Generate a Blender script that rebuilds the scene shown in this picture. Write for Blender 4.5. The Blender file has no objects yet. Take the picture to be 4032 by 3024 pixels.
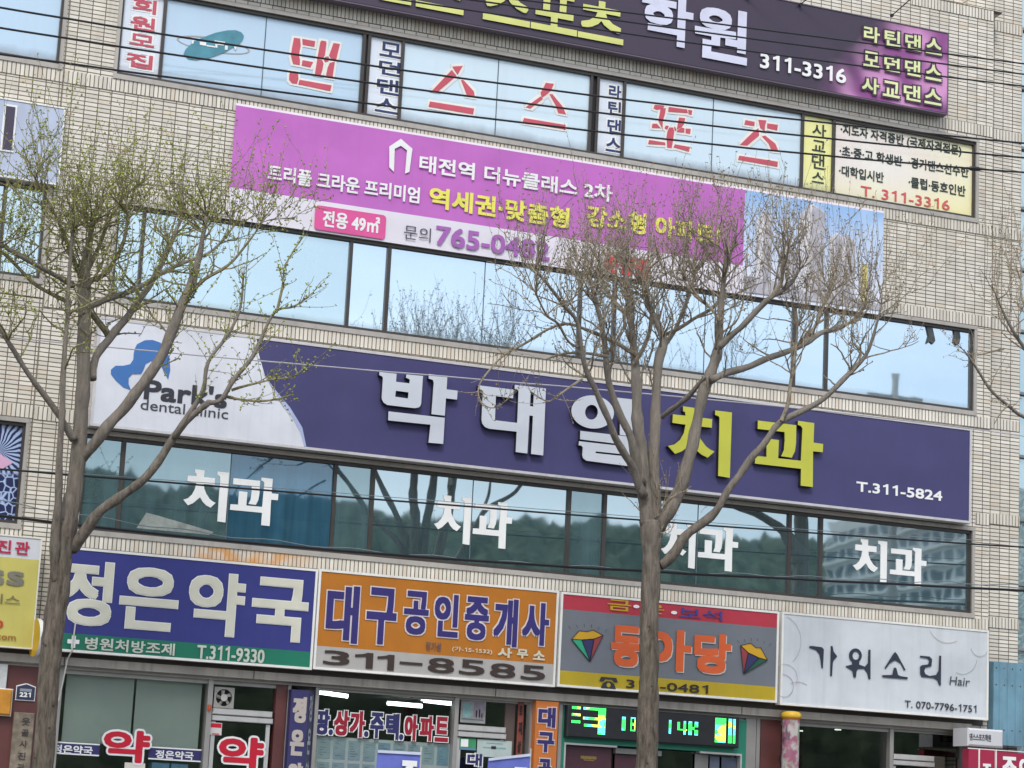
import bpy, math, random
import numpy as np
from mathutils import Vector, Matrix, noise as mnoise
rng = random.Random(11)
SC = bpy.context.scene
COL = SC.collection

# ---------------------------------------------------------------- camera, sky, sun, exposure
cam = bpy.data.cameras.new('camera')
cam.sensor_width = 36.0
cam.lens = 80.745
cam.clip_start, cam.clip_end = 0.5, 3000
cam_o = bpy.data.objects.new('camera', cam)
COL.objects.link(cam_o)
cam_o.matrix_world = Matrix((
    (0.923561, -0.116902, -0.365198, 0.0),
    (-0.380350, -0.158381, -0.911180, -33.0),
    (0.048679, 0.980433, -0.190739, 0.9),
    (0, 0, 0, 1)))
SC.camera = cam_o

SUN_EL, SUN_AZ = math.radians(48), math.radians(205)   # azimuth clockwise from +y
world = bpy.data.worlds.new('World')
SC.world = world
world.use_nodes = True
nt = world.node_tree
for n in list(nt.nodes): nt.nodes.remove(n)
w_out = nt.nodes.new('ShaderNodeOutputWorld')
w_bg = nt.nodes.new('ShaderNodeBackground')
w_sky = nt.nodes.new('ShaderNodeTexSky')
w_sky.sky_type = 'NISHITA'
w_sky.sun_disc = False
w_sky.sun_elevation = SUN_EL
w_sky.sun_rotation = SUN_AZ
w_sky.air_density, w_sky.dust_density, w_sky.ozone_density = 1.0, 2.0, 1.2
w_tc = nt.nodes.new('ShaderNodeTexCoord')
w_map = nt.nodes.new('ShaderNodeMapping'); w_map.inputs['Scale'].default_value = (1, 1, 3.5)
w_no = nt.nodes.new('ShaderNodeTexNoise'); w_no.inputs['Scale'].default_value = 2.2; w_no.inputs['Detail'].default_value = 6
w_rmp = nt.nodes.new('ShaderNodeMapRange')
w_rmp.inputs[1].default_value, w_rmp.inputs[2].default_value = .40, .62
w_rmp.inputs[3].default_value, w_rmp.inputs[4].default_value = .30, .85
w_mix = nt.nodes.new('ShaderNodeMix'); w_mix.data_type = 'RGBA'
w_mix.inputs[7].default_value = (8.2, 8.6, 9.2, 1)      # lit cloud
nt.links.new(w_tc.outputs['Generated'], w_map.inputs['Vector'])
nt.links.new(w_map.outputs['Vector'], w_no.inputs['Vector'])
nt.links.new(w_no.outputs['Fac'], w_rmp.inputs[0])
nt.links.new(w_rmp.outputs[0], w_mix.inputs[0])
nt.links.new(w_sky.outputs[0], w_mix.inputs[6])
nt.links.new(w_mix.outputs[2], w_bg.inputs['Color'])
w_bg.inputs['Strength'].default_value = 0.12
nt.links.new(w_bg.outputs[0], w_out.inputs['Surface'])

sun = bpy.data.lights.new('sun', 'SUN')
sun.energy, sun.angle, sun.color = 1.3, math.radians(14), (1.0, .965, .91)
sun_o = bpy.data.objects.new('sun', sun)
COL.objects.link(sun_o)
sd = Vector((math.sin(SUN_AZ) * math.cos(SUN_EL), math.cos(SUN_AZ) * math.cos(SUN_EL), math.sin(SUN_EL)))
sun_o.rotation_euler = sd.to_track_quat('Z', 'Y').to_euler()
SC.view_settings.view_transform = 'Standard'
SC.view_settings.look = 'None'
SC.view_settings.exposure = 0.72
SC.view_settings.gamma = 1.0
SC.cycles.max_bounces = 8
SC.cycles.use_denoising = True

# measured layout, metres: x along the facade, z up, facade plane at y = 0
GLYPH = {
 'bak': [[(10.905,7.666),(11.184,7.672),(11.184,7.546),(11.401,7.547),(11.405,7.601),(11.386,7.617),(11.34,7.626),(11.344,7.68),(11.614,7.688),(11.61,7.259),(11.601,7.219),(11.573,7.19),(11.506,7.172),(11.066,7.171),(11.005,7.2),(10.973,7.25),(10.968,7.292),(10.97,7.578),(10.958,7.601),(10.909,7.617)],[(11.189,7.407),(11.395,7.406),(11.393,7.309),(11.184,7.313)],[(11.709,7.731),(12.012,7.728),(12.013,7.526),(12.195,7.526),(12.192,7.385),(12.01,7.385),(12.006,7.111),(11.788,7.111),(11.796,7.605),(11.779,7.646),(11.71,7.659)],[(11.091,7.074),(12.008,7.079),(12.006,6.671),(11.766,6.665),(11.782,6.946),(11.095,6.936)]],
 'dae': [[(12.53,7.651),(13.124,7.652),(13.123,7.514),(12.833,7.516),(12.838,7.135),(13.213,7.134),(13.21,7.641),(13.193,7.661),(13.142,7.669),(13.143,7.731),(13.67,7.735),(13.677,6.67),(13.473,6.672),(13.473,7.273),(13.412,7.275),(13.408,6.673),(13.212,6.675),(13.212,6.996),(12.746,6.991),(12.676,7.012),(12.631,7.058),(12.615,7.121),(12.613,7.57),(12.591,7.589),(12.536,7.598)],[(13.415,7.665),(13.471,7.639),(13.47,7.422),(13.412,7.427)]],
 'il': [[(14.858,7.451),(14.846,7.399),(14.82,7.349),(14.782,7.303),(14.732,7.263),(14.673,7.23),(14.607,7.206),(14.536,7.192),(14.464,7.187),(14.393,7.193),(14.326,7.209),(14.265,7.234),(14.213,7.268),(14.171,7.308),(14.141,7.354),(14.125,7.404),(14.123,7.456),(14.135,7.508),(14.16,7.558),(14.198,7.603),(14.247,7.644),(14.306,7.676),(14.371,7.701),(14.442,7.716),(14.514,7.721),(14.586,7.715),(14.653,7.7),(14.715,7.675),(14.768,7.641),(14.81,7.6),(14.84,7.554),(14.856,7.503)],[(14.58,7.45),(14.574,7.419),(14.561,7.39),(14.542,7.364),(14.518,7.345),(14.49,7.332),(14.461,7.328),(14.433,7.331),(14.407,7.343),(14.385,7.361),(14.369,7.386),(14.36,7.414),(14.358,7.445),(14.364,7.476),(14.376,7.505),(14.395,7.531),(14.42,7.55),(14.447,7.563),(14.476,7.568),(14.505,7.564),(14.531,7.553),(14.552,7.534),(14.569,7.51),(14.578,7.481)],[(14.883,7.733),(15.165,7.736),(15.198,7.141),(14.977,7.139),(14.961,7.6),(14.939,7.635),(14.891,7.644)],[(14.291,7.129),(15.199,7.13),(15.195,6.837),(14.571,6.831),(14.571,6.802),(15.193,6.81),(15.191,6.656),(14.416,6.666),(14.359,6.7),(14.342,6.75),(14.347,6.867),(14.318,6.897),(14.274,6.896),(14.275,6.962),(14.985,6.966),(14.988,6.992),(14.294,6.994)]],
 'chi': [[(16.073,7.728),(16.321,7.725),(16.314,7.579),(16.604,7.578),(16.601,7.435),(16.332,7.434),(16.344,7.338),(16.405,7.232),(16.505,7.123),(16.589,7.076),(16.665,7.054),(16.544,6.94),(16.427,6.98),(16.334,7.045),(16.256,7.141),(16.176,7.073),(16.081,6.995),(15.96,6.941),(15.829,7.054),(15.946,7.092),(16.041,7.177),(16.106,7.297),(16.13,7.434),(15.895,7.438),(15.898,7.577),(16.124,7.58),(16.114,7.635),(16.076,7.653)],[(16.653,7.727),(16.958,7.728),(16.955,6.654),(16.745,6.665),(16.736,7.616),(16.715,7.64),(16.656,7.652)]],
 'gwa': [[(17.437,7.649),(18.148,7.652),(18.152,7.355),(18.135,7.215),(18.078,7.103),(17.882,7.108),(17.93,7.209),(17.942,7.377),(17.934,7.514),(17.437,7.512)],[(17.607,7.371),(17.832,7.369),(17.828,7.068),(18.25,7.071),(18.265,7.612),(18.234,7.647),(18.178,7.663),(18.18,7.729),(18.482,7.724),(18.478,7.398),(18.659,7.395),(18.654,7.256),(18.473,7.252),(18.484,6.66),(18.259,6.661),(18.258,6.939),(17.405,6.936),(17.409,7.062),(17.612,7.068)]],
 'daen': [[(9.307,12.856),(9.405,12.86),(9.422,12.753),(9.404,12.586),(9.426,12.517),(9.429,12.433),(9.32,12.433),(9.277,12.564),(9.287,12.7)],[(9.441,12.863),(9.652,12.862),(9.644,12.77),(9.453,12.77)],[(9.468,12.519),(9.642,12.518),(9.603,12.424),(9.462,12.433)],[(9.752,12.891),(9.825,12.893),(9.836,12.861),(9.824,12.661),(9.799,12.617),(9.709,12.612),(9.719,12.71),(9.737,12.866)],[(9.705,12.583),(9.784,12.58),(9.811,12.523),(9.8,12.425),(9.779,12.331),(9.683,12.326)],[(9.951,12.887),(10.056,12.889),(10.013,12.626),(9.922,12.633),(9.892,12.667)],[(9.831,12.639),(9.881,12.654),(9.907,12.613),(9.881,12.569),(9.837,12.55),(9.813,12.58)],[(9.911,12.552),(9.993,12.589),(9.972,12.319),(9.864,12.318),(9.882,12.467)],[(9.287,12.296),(9.41,12.306),(9.422,12.207),(9.405,12.123),(9.328,12.118),(9.274,12.17),(9.273,12.26)],[(9.442,12.194),(9.966,12.194),(9.949,12.097),(9.428,12.119)]],
 'seu1': [[(11.954,12.85),(12.128,12.893),(12.049,12.731),(11.995,12.789)],[(11.945,12.793),(12.032,12.709),(11.741,12.401),(11.635,12.395)],[(12.11,12.655),(12.155,12.657),(12.34,12.504),(12.365,12.409),(12.232,12.405),(12.175,12.525)],[(11.609,12.208),(12.363,12.218),(12.349,12.118),(11.589,12.119)]],
 'seu2': [[(13.581,12.859),(13.724,12.865),(13.678,12.745),(13.616,12.672),(13.523,12.593),(13.499,12.677),(13.546,12.772)],[(13.502,12.615),(13.543,12.578),(13.333,12.381),(13.254,12.393)],[(13.655,12.678),(13.707,12.687),(13.898,12.507),(13.963,12.387),(13.826,12.389),(13.767,12.522)],[(13.232,12.203),(13.965,12.206),(13.962,12.131),(13.21,12.125)]],
 'po': [[(15.551,12.819),(15.726,12.834),(15.708,12.776),(15.595,12.738),(15.533,12.753)],[(15.661,12.762),(15.755,12.796),(15.745,12.699),(15.71,12.566),(15.709,12.426),(15.629,12.553)],[(15.808,12.824),(16.148,12.837),(16.164,12.776),(15.804,12.741)],[(16.169,12.834),(16.244,12.834),(16.234,12.755),(16.178,12.765)],[(15.524,12.485),(15.604,12.498),(15.674,12.433),(15.513,12.413)],[(15.767,12.493),(15.821,12.495),(15.797,12.428),(15.748,12.445)],[(15.916,12.498),(15.95,12.491),(15.966,12.43),(15.935,12.438)],[(15.835,12.472),(15.903,12.484),(15.926,12.424),(15.911,12.269),(15.89,12.126),(15.809,12.125),(15.788,12.3),(15.804,12.404)],[(16.004,12.672),(16.12,12.679),(16.097,12.566),(16.052,12.508),(15.972,12.457),(15.988,12.561)],[(15.979,12.443),(16.059,12.507),(16.113,12.503),(16.112,12.426),(15.976,12.417)],[(16.134,12.502),(16.229,12.512),(16.219,12.421),(16.137,12.426)],[(15.475,12.198),(15.765,12.201),(15.773,12.158),(15.458,12.126)],[(15.948,12.199),(16.227,12.199),(16.21,12.114),(15.923,12.144)]],
 'cheu': [[(17.247,12.834),(17.422,12.83),(17.418,12.758),(17.229,12.753)],[(17.491,12.881),(17.645,12.893),(17.62,12.792),(17.616,12.7),(17.53,12.745)],[(17.661,12.844),(17.865,12.852),(17.854,12.752),(17.663,12.76)],[(17.414,12.667),(17.496,12.732),(17.514,12.606),(17.297,12.397),(17.158,12.387)],[(17.57,12.602),(17.625,12.624),(17.826,12.515),(17.893,12.39),(17.759,12.381),(17.7,12.494)],[(17.15,12.194),(17.884,12.207),(17.88,12.116),(17.132,12.12)]],
 'hair': [[(18.523,4.069),(18.584,4.073),(18.752,4.066),(18.788,4.035),(18.785,3.874),(18.78,3.727),(18.754,3.725),(18.735,3.844),(18.709,3.949),(18.646,4.011),(18.523,4.039)],[(18.917,4.098),(18.947,4.1),(18.972,4.009),(19.04,3.94),(18.975,3.868),(18.961,3.834),(18.951,3.613),(18.917,3.61)],[(19.499,3.986),(19.496,3.958),(19.486,3.931),(19.47,3.907),(19.449,3.887),(19.424,3.872),(19.396,3.863),(19.368,3.861),(19.339,3.866),(19.314,3.877),(19.292,3.894),(19.275,3.916),(19.264,3.941),(19.26,3.968),(19.263,3.996),(19.272,4.023),(19.288,4.047),(19.309,4.067),(19.334,4.082),(19.362,4.09),(19.391,4.093),(19.419,4.088),(19.445,4.077),(19.467,4.06),(19.484,4.038),(19.495,4.013)],[(19.451,3.981),(19.448,3.961),(19.441,3.943),(19.43,3.927),(19.415,3.916),(19.398,3.909),(19.38,3.908),(19.362,3.912),(19.347,3.921),(19.334,3.935),(19.327,3.952),(19.324,3.971),(19.326,3.991),(19.333,4.009),(19.344,4.025),(19.359,4.036),(19.376,4.043),(19.394,4.045),(19.412,4.04),(19.427,4.031),(19.44,4.017),(19.448,4.0)],[(19.319,3.889),(19.454,3.899),(19.452,3.836),(19.562,3.81),(19.615,3.868),(19.623,4.09),(19.66,4.093),(19.67,3.616),(19.636,3.614),(19.603,3.719),(19.547,3.775),(19.438,3.768),(19.408,3.732),(19.395,3.624),(19.353,3.621),(19.331,3.726),(19.206,3.782),(19.205,3.795),(19.321,3.826)],[(20.127,4.091),(20.167,4.056),(20.333,3.811),(20.306,3.8),(20.233,3.912),(20.13,3.959),(20.029,3.897),(19.952,3.802),(19.933,3.816),(20.089,4.051)],[(19.889,3.695),(20.08,3.712),(20.109,3.832),(20.151,3.835),(20.19,3.72),(20.237,3.703),(20.375,3.695),(20.369,3.662),(19.896,3.663)],[(20.607,4.066),(20.786,4.065),(20.837,4.024),(20.825,3.907),(20.709,3.876),(20.686,3.823),(20.711,3.77),(20.791,3.744),(20.918,3.771),(20.965,3.842),(20.977,4.092),(21.012,4.094),(21.012,3.605),(20.985,3.603),(20.943,3.691),(20.871,3.717),(20.648,3.721),(20.613,3.763),(20.61,3.885),(20.645,3.911),(20.764,3.933),(20.784,3.993),(20.746,4.034),(20.608,4.037)]],
 'logo': [[(7.851,12.593),(8.058,12.713),(8.238,12.784),(8.373,12.811),(8.462,12.793),(8.506,12.743),(8.495,12.678),(8.451,12.607),(8.321,12.508),(8.228,12.428),(7.997,12.296),(7.787,12.224),(7.665,12.221),(7.587,12.283),(7.611,12.362),(7.678,12.449),(7.734,12.516)]],
 'logoring': [[(8.62,12.516),(8.611,12.498),(8.588,12.48),(8.552,12.463),(8.502,12.447),(8.442,12.433),(8.371,12.421),(8.292,12.411),(8.208,12.404),(8.119,12.399),(8.028,12.397),(7.938,12.399),(7.851,12.402),(7.768,12.409),(7.692,12.418),(7.625,12.43),(7.568,12.444),(7.522,12.459),(7.489,12.476),(7.47,12.493),(7.464,12.511),(7.473,12.53),(7.495,12.547),(7.531,12.564),(7.58,12.58),(7.639,12.594),(7.709,12.607),(7.786,12.617),(7.87,12.624),(7.959,12.629),(8.049,12.631),(8.14,12.63),(8.228,12.626),(8.312,12.619),(8.389,12.61),(8.457,12.599),(8.515,12.585),(8.562,12.569),(8.595,12.553),(8.615,12.535)],[(8.596,12.519),(8.588,12.504),(8.566,12.489),(8.532,12.475),(8.485,12.462),(8.427,12.45),(8.36,12.44),(8.285,12.431),(8.205,12.425),(8.12,12.421),(8.034,12.419),(7.948,12.419),(7.865,12.422),(7.786,12.427),(7.713,12.434),(7.649,12.443),(7.594,12.454),(7.55,12.466),(7.519,12.479),(7.5,12.493),(7.494,12.508),(7.502,12.523),(7.523,12.537),(7.557,12.551),(7.603,12.564),(7.66,12.576),(7.726,12.587),(7.8,12.595),(7.88,12.602),(7.964,12.606),(8.05,12.608),(8.136,12.608),(8.22,12.605),(8.3,12.6),(8.374,12.593),(8.439,12.584),(8.495,12.573),(8.539,12.561),(8.571,12.548),(8.59,12.533)]],
 'logotext': [[(7.702,12.535),(7.729,12.54),(7.725,12.473),(7.701,12.469)],[(7.819,12.525),(7.924,12.528),(7.922,12.474),(7.826,12.473)],[(7.93,12.491),(8.065,12.493),(8.067,12.472),(7.931,12.469)],[(8.065,12.531),(8.102,12.532),(8.101,12.475),(8.07,12.475)],[(8.105,12.538),(8.201,12.543),(8.202,12.529),(8.106,12.523)],[(8.22,12.534),(8.266,12.536),(8.262,12.469),(8.222,12.465)],[(8.049,12.585),(8.216,12.59),(8.217,12.576),(8.05,12.571)],[(8.355,12.552),(8.405,12.554),(8.397,12.496),(8.378,12.493)]],
 'emblem': [[(7.14,7.57),(7.169,7.644),(7.279,7.716),(7.393,7.735),(7.511,7.71),(7.61,7.629),(7.667,7.497),(7.693,7.314),(7.67,7.172),(7.616,7.258),(7.563,7.344),(7.489,7.405),(7.395,7.417),(7.319,7.361),(7.292,7.265),(7.262,7.204),(7.137,7.189),(7.085,7.125),(7.092,7.033),(7.133,6.951),(7.017,6.978),(6.895,7.067),(6.82,7.15),(6.814,7.218),(6.877,7.284),(6.99,7.298),(7.091,7.333),(7.131,7.407),(7.13,7.5)]],
 'swoosh': [[(8.969,7.966),(9.023,7.713),(9.142,7.397),(9.353,7.139),(9.616,6.839),(9.753,6.595),(9.822,6.379)]],
 'swoosh2': [[(9.09,7.461),(9.299,7.226),(9.558,6.974),(9.771,6.691),(9.853,6.383),(9.822,6.379),(9.74,6.617),(9.604,6.826),(9.355,7.115)]],
 'house': [[(10.936,11.323),(11.119,11.478),(11.32,11.347),(11.292,10.964),(11.222,10.928),(11.232,11.307),(11.126,11.366),(11.027,11.3),(11.037,10.924),(10.956,10.987)]],
 'dia_l': [[(14.317,3.856),(14.441,3.997),(14.572,3.995),(14.676,4.027),(14.851,3.957),(14.696,3.892),(14.487,3.862)],[(14.317,3.856),(14.487,3.862),(14.646,3.534)],[(14.487,3.862),(14.696,3.892),(14.646,3.534)],[(14.696,3.892),(14.851,3.957),(14.646,3.534)]],
 'dia_r': [[(17.265,3.982),(17.444,4.032),(17.544,3.966),(17.628,3.972),(17.76,3.784),(17.605,3.81),(17.407,3.877)],[(17.265,3.982),(17.407,3.877),(17.335,3.533)],[(17.407,3.877),(17.605,3.81),(17.335,3.533)],[(17.605,3.81),(17.76,3.784),(17.335,3.533)]],
}
TEXT = [
 ('w4red', '회', 6.751, 7.111, 12.827, 13.047),
 ('w4red', '원', 6.734, 7.117, 12.544, 12.761),
 ('w4red', '모', 6.743, 7.126, 12.299, 12.479),
 ('w4red', '집', 6.718, 7.122, 11.947, 12.168),
 ('w4navy', '모', 10.720, 11.084, 12.821, 13.064),
 ('w4navy', '던', 10.721, 11.092, 12.522, 12.757),
 ('w4navy', '댄', 10.707, 11.078, 12.206, 12.455),
 ('w4navy', '스', 10.701, 11.076, 11.900, 12.136),
 ('w4navy', '라', 14.712, 14.934, 12.803, 13.031),
 ('w4navy', '틴', 14.710, 14.946, 12.523, 12.754),
 ('w4navy', '댄', 14.710, 14.960, 12.208, 12.447),
 ('w4navy', '스', 14.697, 14.965, 11.892, 12.129),
 ('w4green', '사', 18.536, 18.806, 12.779, 12.996),
 ('w4green', '교', 18.537, 18.798, 12.513, 12.707),
 ('w4green', '댄', 18.539, 18.790, 12.203, 12.447),
 ('w4green', '스', 18.547, 18.783, 11.956, 12.142),
 ('w4info', '·지도자 자격증반 (국제자격전문)', 19.087, 21.518, 12.864, 13.076),
 ('w4info', '·초·중·고 학생반', 19.075, 20.322, 12.506, 12.692),
 ('w4info', '·경기댄스선수반', 20.447, 21.672, 12.512, 12.706),
 ('w4info', '·대학입시반', 19.074, 19.958, 12.149, 12.341),
 ('w4info', '·클럽·동호인반', 20.453, 21.613, 12.157, 12.353),
 ('w4tel', 'T. 311-3316', 19.506, 21.292, 11.858, 12.050),
 ('dsmall', '라', 19.306, 19.621, 14.507, 14.791),
 ('dsmall', '틴', 19.717, 20.035, 14.508, 14.793),
 ('dsmall', '댄', 20.132, 20.452, 14.510, 14.796),
 ('dsmall', '스', 20.550, 20.872, 14.511, 14.798),
 ('dsmall', '모', 19.310, 19.621, 14.057, 14.333),
 ('dsmall', '던', 19.721, 20.034, 14.051, 14.328),
 ('dsmall', '댄', 20.134, 20.450, 14.045, 14.324),
 ('dsmall', '스', 20.551, 20.870, 14.038, 14.319),
 ('dsmall', '사', 19.290, 19.625, 13.585, 13.864),
 ('dsmall', '교', 19.702, 20.040, 13.589, 13.869),
 ('dsmall', '댄', 20.118, 20.458, 13.593, 13.874),
 ('dsmall', '스', 20.537, 20.880, 13.597, 13.879),
 ('dtel', '311-3316', 17.315, 18.977, 13.674, 13.945),
 ('dwhite', '원', 16.073, 17.067, 13.664, 14.603),
 ('dyel', '츠', 13.967, 14.782, 13.611, 14.296),
 ('dyel', '포', 13.136, 13.951, 13.611, 14.296),
 ('dyel', '스', 12.302, 13.119, 13.611, 14.296),
 ('dyel', '스', 11.159, 11.970, 13.611, 14.296),
 ('dyel', '댄', 10.438, 11.083, 13.611, 14.296),
 ('dwhite', '학', 15.094, 16.042, 13.764, 14.623),
 ('bwhite', '태전역 더뉴클래스 2차', 11.450, 14.795, 10.998, 11.277),
 ('bwhite', '트리플 크라운 프리미엄', 9.012, 11.485, 10.474, 10.738),
 ('byel', '역세권·맞춤형', 11.648, 14.052, 10.444, 10.789),
 ('byel', '강소형 아파트!', 14.358, 16.776, 10.537, 10.901),
 ('bpink', '전용 49㎡', 9.931, 10.858, 9.881, 10.157),
 ('bdark', '문의', 11.265, 11.709, 9.879, 10.107),
 ('bpurple', '765-0482', 11.793, 13.742, 9.861, 10.175),
 ('bred', '분양중', 14.704, 15.509, 9.820, 10.143),
 ('park', "Park's", 7.328, 8.582, 6.838, 7.151),
 ('dental', 'dental clinic', 7.293, 8.616, 6.682, 6.837),
 ('dentaltel', 'T.311-5824', 19.354, 21.017, 6.687, 6.865),
 ('pharm', '정', 6.335, 7.097, 3.482, 4.396),
 ('pharm', '은', 7.216, 8.067, 3.487, 4.374),
 ('pharm', '약', 8.226, 9.057, 3.481, 4.390),
 ('pharm', '국', 9.184, 10.033, 3.478, 4.389),
 ('pharmsub', '병원처방조제', 6.762, 8.071, 3.140, 3.316),
 ('pharmsub', 'T.311-9330', 8.403, 9.419, 3.127, 3.337),
 ('realty', '대', 10.323, 10.829, 3.520, 4.375),
 ('realty', '구', 10.953, 11.429, 3.542, 4.389),
 ('realty', '공', 11.544, 11.939, 3.730, 4.386),
 ('realty', '인', 12.033, 12.426, 3.733, 4.380),
 ('realty', '중', 12.528, 12.922, 3.723, 4.382),
 ('realty', '개', 13.007, 13.402, 3.661, 4.391),
 ('realty', '사', 13.480, 13.926, 3.719, 4.375),
 ('realsub', '(가-15-1532)', 12.349, 13.006, 3.517, 3.604),
 ('realsub2', '사', 13.100, 13.333, 3.490, 3.643),
 ('realsub2', '무', 13.413, 13.600, 3.499, 3.644),
 ('realsub2', '소', 13.683, 13.881, 3.496, 3.639),
 ('realown', '정기성', 11.922, 12.169, 3.511, 3.643),
 ('realtel', '3', 10.319, 10.731, 3.186, 3.398),
 ('realtel', '1', 10.813, 11.099, 3.170, 3.402),
 ('realtel', '1', 11.166, 11.435, 3.166, 3.399),
 ('realtel', '-', 11.521, 11.886, 3.274, 3.313),
 ('realtel', '8', 11.974, 12.401, 3.185, 3.411),
 ('realtel', '5', 12.478, 12.897, 3.190, 3.419),
 ('realtel', '8', 12.986, 13.404, 3.183, 3.403),
 ('realtel', '5', 13.493, 13.901, 3.183, 3.407),
 ('goldtop', '금', 14.904, 15.314, 4.362, 4.533),
 ('goldtop', '은', 15.525, 15.888, 4.367, 4.517),
 ('goldtop2', '보', 16.154, 16.536, 4.353, 4.499),
 ('goldtop2', '석', 16.573, 16.922, 4.343, 4.500),
 ('golddot', '·', 15.349, 15.457, 4.426, 4.481),
 ('golddot', '·', 16.012, 16.121, 4.383, 4.438),
 ('gold', '동', 14.991, 15.517, 3.501, 4.137),
 ('gold', '아', 15.592, 16.388, 3.493, 4.142),
 ('gold', '당', 16.439, 17.097, 3.502, 4.136),
 ('goldtel', '311-0481', 15.279, 16.712, 3.175, 3.312),
 ('hairtxt', 'Hair', 21.179, 21.569, 3.627, 3.767),
 ('hairtel', 'T. 070-7796-1751', 20.326, 21.711, 3.199, 3.322),
 ('ytop', '진', 5.396, 5.602, 4.404, 4.590),
 ('ytop', '관', 5.656, 5.861, 4.403, 4.590),
 ('yss', 's', 5.317, 5.541, 3.943, 4.162),
 ('yss', 's', 5.579, 5.824, 3.955, 4.158),
 ('yss2', '비', 5.356, 5.544, 3.689, 3.827),
 ('yss2', '스', 5.581, 5.797, 3.700, 3.814),
 ('yred', 'o', 5.460, 5.588, 3.347, 3.455),
 ('ybrown', '.com', 5.477, 5.780, 3.182, 3.248),
 ('yak', '약', 7.223, 7.904, 1.594, 2.055),
 ('yak', '약', 8.928, 9.612, 1.547, 2.060),
 ('yakstrip', '정은약국', 6.521, 7.092, 1.670, 1.793),
 ('yakstrip', '정은약국', 8.012, 8.575, 1.683, 1.800),
 ('reg_b', '땅', 10.383, 10.615, 2.170, 2.544),
 ('reg_b', '.', 10.607, 10.676, 2.170, 2.257),
 ('reg_r', '상', 10.681, 10.925, 2.175, 2.546),
 ('reg_r', '가', 10.935, 11.170, 2.168, 2.553),
 ('reg_b', '.', 11.166, 11.236, 2.177, 2.264),
 ('reg_b', '주', 11.256, 11.470, 2.172, 2.552),
 ('reg_b', '택', 11.504, 11.718, 2.165, 2.550),
 ('reg_b', '.', 11.725, 11.795, 2.164, 2.254),
 ('reg_r', '아', 11.806, 12.021, 2.170, 2.547),
 ('reg_r', '파', 12.053, 12.279, 2.176, 2.549),
 ('reg_r', '트', 12.299, 12.517, 2.177, 2.554),
 ('daesmall', '대', 12.838, 13.080, 1.845, 2.029),
 ('vorange', '대', 13.895, 14.185, 2.491, 2.796),
 ('vorange', '구', 13.903, 14.178, 2.112, 2.418),
 ('vorange', '공', 13.937, 14.147, 1.703, 2.010),
 ('vnavy', '정', 9.956, 10.167, 2.310, 2.691),
 ('vnavy', '은', 9.948, 10.163, 1.830, 2.209),
 ('vnavy', '약', 9.948, 10.172, 1.379, 1.730),
 ('plate', '221', 5.950, 6.112, 2.422, 2.492),
 ('wood', '옷', 6.010, 6.128, 2.025, 2.132),
 ('wood', '골', 6.019, 6.124, 1.875, 1.969),
 ('wood', '사', 6.008, 6.116, 1.715, 1.814),
 ('wood', '진', 5.998, 6.107, 1.545, 1.649),
 ('wood', '관', 6.002, 6.106, 1.392, 1.490),
 ('wsmall', '댄스스포츠학원', 21.371, 21.785, 2.721, 2.837),
]
WINDOW_LETTERS = [('chi', 8.113, 8.779, 5.186, 5.937), ('gwa', 8.832, 9.562, 5.199, 5.917), ('chi', 12.074, 12.677, 5.209, 5.944), ('gwa', 12.72, 13.368, 5.203, 5.926), ('chi', 15.966, 16.578, 5.181, 5.902), ('gwa', 16.63, 17.352, 5.194, 5.903), ('chi', 19.503, 20.155, 5.226, 5.953), ('gwa', 20.216, 20.925, 5.247, 5.896)]
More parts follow.
